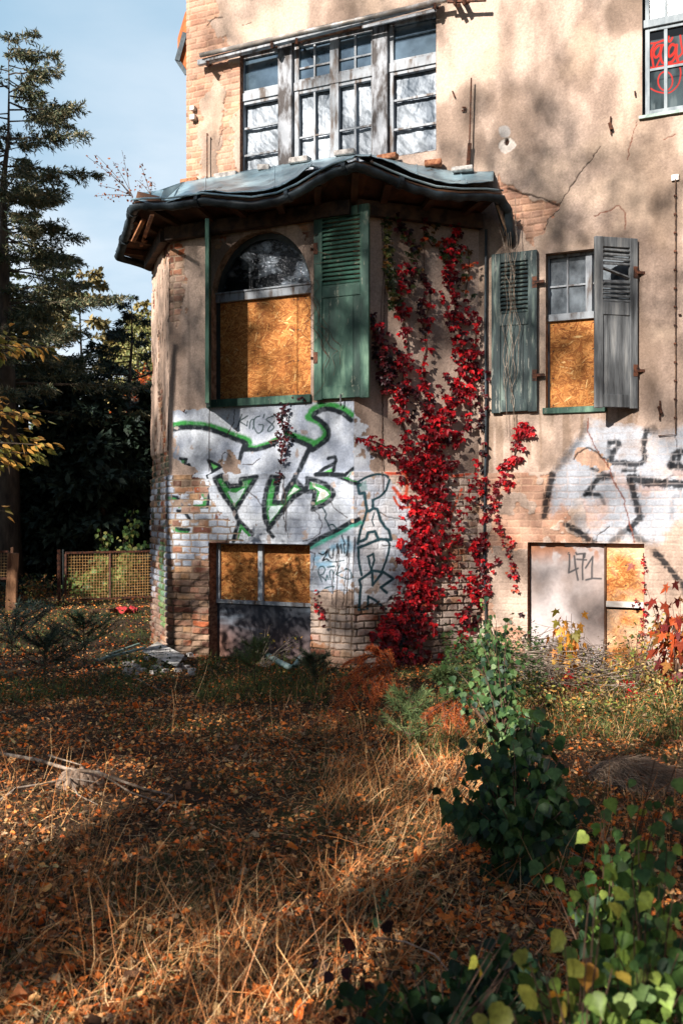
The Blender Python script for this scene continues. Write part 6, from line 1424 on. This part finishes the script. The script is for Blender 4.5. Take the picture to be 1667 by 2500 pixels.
# ---------------------------------------------------------------- fence
M['wire'] = mat_two('rusty_wire', sr(150,112,66), sr(196,160,108), 20, rough=0.6)
def mesh_panel(px0, px1, pyt, pyb, Y0, Y1, label, split=None):
    p0, p1 = at(px0, 1250, Y0), at(px1, 1250, Y1); zt_ = EYE-(pyt-1250)/FPX*Y0; zb_ = EYE-(pyb-1250)/FPX*Y0; d = (p1-p0); ln = np.linalg.norm(d[:2]); u = d/ln
    root = thing('wire_fence', (float(p0[0]), float(p0[1]), 0.0), label, 'fence panel', 'rusty wire mesh fences'); mb = MB(); s_ = .048
    for i in range(1, int(ln/s_)): p = p0+u*i*s_; mb.tube([(p[0], p[1], zb_), (p[0], p[1], zt_)], .0042, 4, cap=False)
    for j in range(1, int((zt_-zb_)/s_)): z = zb_+j*s_; mb.tube([(p0[0], p0[1], z), (p1[0], p1[1], z)], .0042, 4, cap=False)
    mb.build('wire_mesh', M['wire'], root); mb = MB()
    for z in (zt_, zb_): mb.bar((p0[0], p0[1], z), (p1[0], p1[1], z), .035, .035)
    for f in [0, 1]+([split] if split else []): p = p0+d*f; mb.bar((p[0], p[1], zb_+.02), (p[0], p[1], zt_-.02), .03, .03, up=(0,1,0))
    mb.build('panel_frame', M['rust'], root)
mesh_panel(161, 372, 1350, 1466, 16.6, 17.4, 'rusty wire mesh fence panel between thin post and the bay', 0.5)
mesh_panel(-160, 22, 1347, 1412, 16.4, 16.4, 'rusty wire mesh fence panel at the very left edge')
def post(px, pyt, pyb, Y, w, t, mat, label, cat='post', lean=0.0):
    p = at(px, pyb, Y); q = at(px+lean, pyt, Y); p[2] = min(p[2], -0.02); mb = MB(); mb.bar(p, q, t, w, up=(1,0,0.01)); o = mb.build('fence_post', mat, None, bevel=.006); tag(o, label, cat)
post(27, 1350, 1478, 16.0, .17, .06, mat_two('split_wood', sr(96,64,44), sr(158,116,84), 10, (1,1,.3), .85, bump=.8), 'broad split wooden post leaning beside the left mesh panel', lean=6)
post(145, 1342, 1440, 16.9, .055, .055, M['rust'], 'thick rusty steel post left of the large mesh panel'); post(155, 1341, 1470, 16.8, .025, .03, M['darkframe'], 'thin dark post directly beside the large mesh panel'); post(31, 1336, 1390, 17.2, .05, .05, M['darkwood'], 'short dark stake behind the split wooden post')

# ---------------------------------------------------------------- trees
def conifer(name, label, x, y, H, prof, nl, tw, nd, cols, tr=0.16, sz=(.16, .06), z0=0.5, seed=0, droop=0.25, group=None, upt=0.15, lean=0.0, T=None, bare=0.25, lim=True):
    g = np.random.default_rng(seed); root = thing(name, (x, y, 0.0), label, 'tree', group)
    tz = np.linspace(0, H, 12); tx = x+lean*(tz/H)+np.cumsum(g.normal(0, .03, 12)); ty = y+np.cumsum(g.normal(0, .03, 12))
    mb = MB(); mb.tube([(a, b, c-0.1*(i == 0)) for i, (a, b, c) in enumerate(zip(tx, ty, tz))], np.append(np.linspace(tr, .03, 10), [.014, .004]), 8); tk = mb.build('trunk', M['bark'], root, smooth=True)
    lb = MB(); PP = []; XX = []; SS = []
    for k in range(nl):
        h = z0+(H*0.99-z0)*((k+g.random())/nl); a = g.uniform(0, 2*math.pi) if k % 3 else g.choice([0.0, math.pi])+g.normal(0, .5)
        l_ = max(.1, np.interp(h/H, prof[0], prof[1])*g.uniform(0.45, 1.2)); bx, by = np.interp(h, tz, tx), np.interp(h, tz, ty)
        d = np.array([math.cos(a), math.sin(a), 0]); m = 9; t = np.linspace(0, 1, m)
        pts = np.array([bx, by, h])+d*l_*t[:, None]+np.stack([0*t, 0*t, l_*(upt*t-droop*t**2*1.2+0.10*t**4)], -1)+np.cumsum(g.normal(0, .012*l_, (m, 3)), 0)
        if lim and l_ > 0.3: lb.tube(pts, np.linspace(.008+.008*l_, .003, m), 5, cap=False)
        ntw = max(3, int(tw*l_)); tt = g.uniform(bare, 1.0, ntw); bp_ = np.stack([np.interp(tt, t, pts[:, j]) for j in range(3)], -1); sd = g.choice([-1, 1], ntw)
        s_ = np.cross(d, [0, 0, 1.0]); td = unit(d*g.uniform(.3, 1, (ntw, 1))+s_*sd[:, None]*g.uniform(.3, 1.0, (ntw, 1))+np.stack([0*tt, 0*tt, g.uniform(-.45, .12, ntw)], -1)); tl = (0.12+0.34*(1-tt))*min(1.6, l_*0.8+.3)*g.uniform(.6, 1.2, ntw)
        f = g.random((ntw, nd)); c = bp_[:, None]+td[:, None]*(tl[:, None]*f)[..., None]+g.normal(0, .012, (ntw, nd, 3))
        dd = unit(td[:, None]+g.normal(0, .55, (ntw, nd, 3))); PP.append(c.reshape(-1, 3)); XX.append(dd.reshape(-1, 3))
    PP = np.concatenate(PP); XX = np.concatenate(XX); n = len(PP)
    if lb.v: lb.build('limbs', M['bark'], root)
    S_ = g.uniform(.6, 1.2, n)*sz[0]; leafobj('crown', [scat(PP, XX, unit(g.normal(size=(n, 3))*.7+[0, 0, 1]), S_, pal(cols, n, .25), T or T_DIA, S_*sz[1]/sz[0])], M['needle'], root)
    return n
cnt = 0
pf = ([0,.18,.30,.38,.44,.50,.58,.64,.70,.78,.84,.9,.95,1.0], [.6,2.6,3.6,2.8,2.9,2.2,2.0,1.8,1.4,2.0,1.8,1.6,1.2,.5])
cnt += conifer('silver_fir', 'tall irregular conifer with a thick dark trunk at the left edge', -6.65, 20.0, 11.2, pf, 96, 30, 16, [(112,116,84),(86,98,74),(132,126,96),(64,80,66),(146,134,104)], .27, (.12, .026), 3.4, 3, .10, upt=.06, bare=.3)
cnt += conifer('silver_fir', 'slimmer second stem of the tall conifer at the left edge', -7.3, 20.6, 9.6, ([0,.3,.5,.7,.85,1],[.5,1.6,1.9,1.7,1.2,.2]), 56, 28, 15, [(112,116,84),(86,98,74),(132,126,96),(64,80,66)], .17, (.12, .026), 4.2, 4, .1, lean=.5, bare=.25)
cnt += conifer('dark_spruce', 'dark green spruce whose thin top stands against the sky beside the bay', -4.72, 22.5, 6.5, ([0,.3,.6,.75,.85,.93,1],[3.2,3.4,2.5,1.7,.6,.45,.1]), 64, 28, 16, [(40,56,50),(52,68,58),(34,48,44),(66,80,62)], .14, (.13, .03), .4, 5, .12, upt=.12, bare=.2)
GT = 'dense dark trees behind the fence'
spec = [(-8.6,21.5,6.2,'low dense spruce at the left edge behind the fence',[(50,66,52),(62,78,58)]), (-7.2,22.8,5.6,'dense dark spruce just right of the tall conifer trunk',[(46,64,54),(58,76,60)]), (-5.9,21.2,4.6,'squat blackish spruce above the fence gap',[(44,58,50),(56,68,54)]),
        (-4.9,20.6,4.2,'squat dark spruce above the wire mesh panel',[(42,56,48),(54,68,54)]), (-3.9,21.6,4.5,'dark spruce half hidden behind the left face of the bay',[(46,60,50),(58,74,58)]), (-9.9,24,7.0,'broad dark spruce outside the left edge',[(50,66,52),(62,78,58)])]
for i, (x, y, H, lab, cs) in enumerate(spec):
    cnt += conifer('dark_spruce', lab, x, y, H, ([0,.2,.5,.8,1],[1.5,1.7,1.25,.7,.1]), 60, 22, 9, cs, .12, (.26, .11), .15, 20+i, .2, GT, upt=.1, bare=.05, lim=False)
spec = [(-6.3,33,8.6,'yellowish larch with fine foliage seen through the conifer limbs',[(150,136,84),(120,112,72),(168,150,98)],.10), (-8.8,34,10.0,'tall tawny larch at the left edge of the far wood',[(146,128,84),(110,104,70)],.1), (-5.0,36,8.2,'pale olive pine in the far wood left of the bay',[(122,124,80),(96,104,68),(142,138,92)],.2),
        (-7.6,40,9.2,'distant olive green pine behind the larch',[(104,110,74),(124,122,84)],.2), (-3.4,34,8.4,'olive pine touching the left face of the bay',[(118,122,78),(90,100,66),(136,130,86)],.2), (-11.5,38,11.5,'distant pine beyond the left edge',[(98,106,70),(84,92,62)],.2), (-1.0,38,8.5,'distant pine hidden behind the bay',[(98,106,70),(84,92,62)],.2)]
for i, (x, y, H, lab, cs, ss) in enumerate(spec):
    cnt += conifer('far_pine', lab, x, y, H, ([0,.25,.5,.75,.9,1],[1.2,2.2,2.3,1.9,1.2,.3]), 56, 14, 10, cs, .08, (.24, .12), 1.6, 40+i, .1, 'pale trees of the far wood', upt=.2, bare=.25)
for i in range(15):
    x = -24+i*3.6+rng.normal(0, .8); H = 6.5+rng.uniform(-.8, .8)
    cnt += conifer('wood_edge_tree', ['dense bushy conifer of the distant wood edge'][0], x, 46+rng.normal(0, 2), H, ([0,.25,.5,.75,.9,1],[2.2,2.4,2.2,1.7,1.0,.3]), 40, 8, 8, [(64,72,50),(84,86,58),(50,58,44)], .15, (.42, .26), .3, 60+i, .1, 'distant wood edge', upt=.2, bare=.0, lim=False)
def broad(name, label, x, y, H, crown, nb, nlf, s, cols, tr=.1, group=None, T=T_OV, seed=0):
    g = np.random.default_rng(seed); root = thing(name, (x, y, 0.0), label, 'tree', group); mb = MB(); top = np.array([x, y, H*.55]); mb.tube([(x, y, -.1), tuple((np.array([x, y, 0])+top)/2+g.normal(0, .05, 3)), tuple(top)], [tr, tr*.8, tr*.5], 8); mb.build('trunk', M['bark'], root, smooth=True)
    lb = MB(); PP = []
    for k in range(nb):
        c, r_ = crown[k % len(crown)]; tip = np.array(c)+unit(g.normal(size=3))*np.array(r_)*g.uniform(.35, 1.0); s0_ = np.array([x, y, H*g.uniform(.25, .55)]); pt = bezier(s0_, tip, .15, 7); lb.tube(pt, np.linspace(tr*.3, .006, 7), 5, cap=False)
        m = nlf//nb; PP.append(tip+g.normal(0, 1, (m, 3))*np.array(r_)*.20)
    lb.build('limbs', M['bark'], root); PP = np.concatenate(PP); n = len(PP)
    leafobj('crown', [scat(PP, rdir(n), rdir(n), g.uniform(*s, n), pal(cols, n, .25), T)], M['leaf'], root); return n
cnt += broad('orange_tree', 'small tree with orange autumn leaves right beside the bay', at(362,1000,27)[0]-.1, 27, 6.0, [(at(366,960,27), (.5,.5,.8)), (at(356,1040,27), (.7,.5,.5)), (at(372,1010,27), (.6,.5,.9)), (at(300,1030,27), (.5,.4,.2))], 50, 2600, (.07,.13), [(200,96,40),(176,74,32),(220,128,60),(140,80,40)], seed=2)
cnt += broad('birch_tree', 'thin birch with sparse yellow green leaves behind the dark spruce', at(335,850,30)[0], 30, 7.5, [(at(350,840,30), (.7,.6,1.0)), (at(340,900,30), (1.0,.8,.8))], 50, 2200, (.07,.12), [(150,150,90),(120,130,76),(176,168,110)], seed=3)
# beech whose leafy twigs reach in from the left
bx, by = -4.6, 7.8
be = thing('beech_tree', (bx, by, 0.0), 'beech with golden green leaves reaching in from outside the left edge', 'tree'); mb = MB(); mb.tube([(bx, by, -.1), (bx-.05, by, 2), (bx-.1, by+.1, 4.2), (bx, by, 6)], [.13, .11, .08, .03], 8); mb.build('trunk', M['bark'], be, smooth=True)
lb = MB(); PP = []; XX = []
for (px, py, h0, Y) in ((128,848,2.6,8.2),(70,830,2.9,8.4),(100,1020,2.2,8.0),(60,1060,2.0,8.2),(128,1088,1.9,8.0),(50,1130,1.8,8.2),(95,1085,1.9,8.3),(24,1250,1.5,8.1),(60,850,2.8,7.9),(20,1110,1.9,7.9),(-60,900,2.7,8),(-90,1150,2,8),(10,980,2.3,8.2),(30,860,2.7,8.2),(75,1010,2.2,8.1),(100,1108,1.8,8.2)):
    q = at(px, py, Y); pt = bezier((bx, by, h0+.15), q, .12, 9); lb.tube(pt, np.linspace(.016, .003, 9), 5); m = 84; t = rng.uniform(.4, 1, m); c = np.stack([np.interp(t, np.linspace(0, 1, 9), pt[:, j]) for j in range(3)], -1)
    o = rng.normal(0, .055, (m, 3))*[1,1,.55]; PP.append(c+o); XX.append(unit(o+np.array([.06, 0, -.04])))
lb.build('limbs', M['bark'], be); PP = np.concatenate(PP); n = len(PP)
leafobj('crown', [scat(PP, np.concatenate(XX), unit(rng.normal(size=(n,3))*.5+[0,0,1]), rng.uniform(.06,.10,n), pal([(176,156,74),(206,156,76),(140,136,66),(226,170,90),(110,116,58)], n), T_OV)], M['leaf'], be)
print('needle sprays', cnt)
# ---------------------------------------------------------------- unseen trees behind the camera, leaf clumps placed along sun rays to dapple the light
SH = ["111233334433", "000333344543", "000244345654", "110455545543", "111566664554", "222665664654", "543664643534", "776555434422",
      "888554434321", "887554434321", "323565443321", "556677764431", "899999843212", "414898522546", "148997224788", "988842378866", "951111388755", "200012788644"]
SH = np.array([[int(c) for c in r] for r in SH])/9.0
def shade_at(px, py):
    gx_ = np.clip(px/139-0.5, 0, 11); gy_ = np.clip(py/139-0.5, 0, 17); x0 = np.floor(gx_).astype(int); y0 = np.floor(gy_).astype(int); x1 = np.minimum(x0+1, 11); y1 = np.minimum(y0+1, 17); fx = gx_-x0; fy = gy_-y0
    return (SH[y0, x0]*(1-fx)+SH[y0, x1]*fx)*(1-fy)+(SH[y1, x0]*(1-fx)+SH[y1, x1]*fx)*fy
g = np.random.default_rng(77); cls = []
def jit(a, b, sa, sb): A_, B_ = np.meshgrid(a, b); return A_.ravel()+g.uniform(-sa, sa, A_.size), B_.ravel()+g.uniform(-sb, sb, B_.size)
SE = math.sin(R(SUN_EL))
a_, z_ = jit(np.arange(-4.6, 6.5, .24), np.arange(0.2, 9.0, .24), .12, .12); cls.append((WM.pt(a_, z_, 0.5), .13, 34, (17, 23)))
def ground_cls(x0, x1, y0, y1, s, sig, m, dr):
    x, y = jit(np.arange(x0, x1, s), np.arange(y0, y1, s/SE), s/2, s/2/SE); k = ~inhouse(x, y); cls.append((np.stack([x[k], y[k], 0*x[k]+.05], -1), sig, m, dr))
ground_cls(-2.6, 2.6, 1.6, 4.6, .12, .05, 18, (9, 12)); ground_cls(-3.6, 3.6, 4.6, 7.0, .18, .08, 32, (12, 15)); ground_cls(-6, 7, 7.0, 10.8, .26, .13, 48, (15, 20))
ground_cls(-7, -2.6, 1.8, 7.0, .34, .2, 50, (14, 19)); ground_cls(2.6, 7, 1.8, 7.0, .34, .2, 50, (14, 19)); ground_cls(-11, -2.5, 11.2, 18.2, .4, .2, 56, (17, 23))
x_2, z_ = jit(np.arange(-12, -2.2, .4), np.arange(0, 6.5, .4), .2, .2); cls.append((np.stack([x_2, 18.6+0*x_2, z_], -1), .2, 60, (17, 23)))
CLs = []; LVs = []
for TG, sig, m, dr in cls:
    PXs, PYs = prj(TG); cov = np.clip((shade_at(PXs, PYs)-.17)*1.5, 0, 1); fq = 1.7 if sig > .1 else 3.2
    ncl = fbm(TG[:, 0]+TG[:, 2]*.3, TG[:, 2]+TG[:, 1]*.45, fq, 3, 300)        # shade comes in clumps, not as an even screen
    pr = np.clip(cov*1.15+(ncl-.5)*2.4*(1-cov), 0, 1)*(cov > .02); k = g.random(len(TG)) < pr; T_ = TG[k]; cv = cov[k]
    T_ = np.concatenate([T_, T_[cv > .55]+g.normal(0, sig*.6, (int((cv > .55).sum()), 3)), T_[cv > .8]+g.normal(0, sig*.8, (int((cv > .8).sum()), 3))]); n_ = len(T_)
    C_ = T_+SUN*g.uniform(*dr, n_)[:, None]; CLs.append(C_); LVs.append((C_[:, None]+g.normal(0, sig, (n_, m, 3))))
# share the clumps among trunks standing below them
trunks = [(-12.6, -6.6, 'unseen tall tree behind the camera on the left, crown shaped to cast shade'), (-9.6, -8.8, 'unseen tall tree behind the camera, crown shaped to cast shade'), (-14.6, -3.2, 'unseen tall tree left of the camera, crown shaped to cast shade'), (-8.0, -11.6, 'unseen tree far behind the camera, crown shaped to cast shade'),
          (-16.2, 1.6, 'unseen tree at the left side of the garden, crown shaped to cast shade'), (-11.3, -11.0, 'unseen slender tree behind the camera, crown shaped to cast shade'), (-5.6, -4.4, 'unseen small tree close behind the camera, added to shade the near ground'), (-6.8, -7.2, 'unseen tree nearer behind the camera, crown shaped to cast shade')]
TR = np.array([[t[0], t[1]] for t in trunks])
acc = [[] for _ in trunks]; accl = [[] for _ in trunks]
for C_, Lv in zip(CLs, LVs):
    if not len(C_): continue
    own = np.hypot(C_[:, None, 0]-TR[None, :, 0], C_[:, None, 1]-TR[None, :, 1]).argmin(1)
    for i in range(len(trunks)):
        k = own == i
        if k.any(): acc[i].append(C_[k]); accl[i].append(Lv[k].reshape(-1, 3))
for i, (a, b, lab) in enumerate(trunks):
    if not acc[i]: continue
    C_ = np.concatenate(acc[i]); PP = np.concatenate(accl[i]); n = len(PP); H = float(np.percentile(C_[:, 2], 60))
    root = thing('shade_tree', (a, b, 0.0), lab, 'tree', 'unseen trees shaped to dapple the light'); mb = MB(); mb.tube([(a, b, -.1), (a+.1, b, H*.4), (a-.05, b+.1, H*.75), (a, b, H)], [.16, .13, .09, .04], 8); mb.build('trunk', M['bark'], root, smooth=True)
    lb = MB()
    for c in C_[::24]: lb.tube(bezier((a, b, min(c[2]*.85, H)), c, .3, 5), np.linspace(.02, .005, 5), 4, cap=False)
    lb.build('limbs', M['bark'], root)
    leafobj('crown', [scat(PP, rdir(n), rdir(n), g.uniform(.05, .10, n), pal([(90,104,50),(140,120,56),(70,90,44)], n), T_DIA)], M['leaf'], root)
print('shade leaves', sum(len(v.reshape(-1, 3)) for v in LVs))
# unseen wood added behind and beside the camera to hold back skylight
for i in range(30):
    an = R(100+i*11.2); rr_ = g.uniform(17, 25); x, y = 1.5+rr_*math.cos(an), 4+rr_*math.sin(an)
    if y > 14 or (x > 6 and y > 7): continue
    azm = (90-math.degrees(an)) % 360; da = abs((azm-SUN_AZ+180) % 360-180); H = g.uniform(15, 19) if da > 45 else g.uniform(5.0, 7.0)
    conifer('sky_screen_tree', 'conifer of the unseen wood, added outside the picture to hold back skylight', x, y, H, ([0,.2,.5,.8,1],[3.4,3.6,2.8,1.7,.3]), 70, 7, 8, [(70,78,50),(50,60,42),(90,88,56)], .2, (.55, .38), .8, 200+i, .1, 'wood around the garden', upt=.15, bare=.0, lim=False)
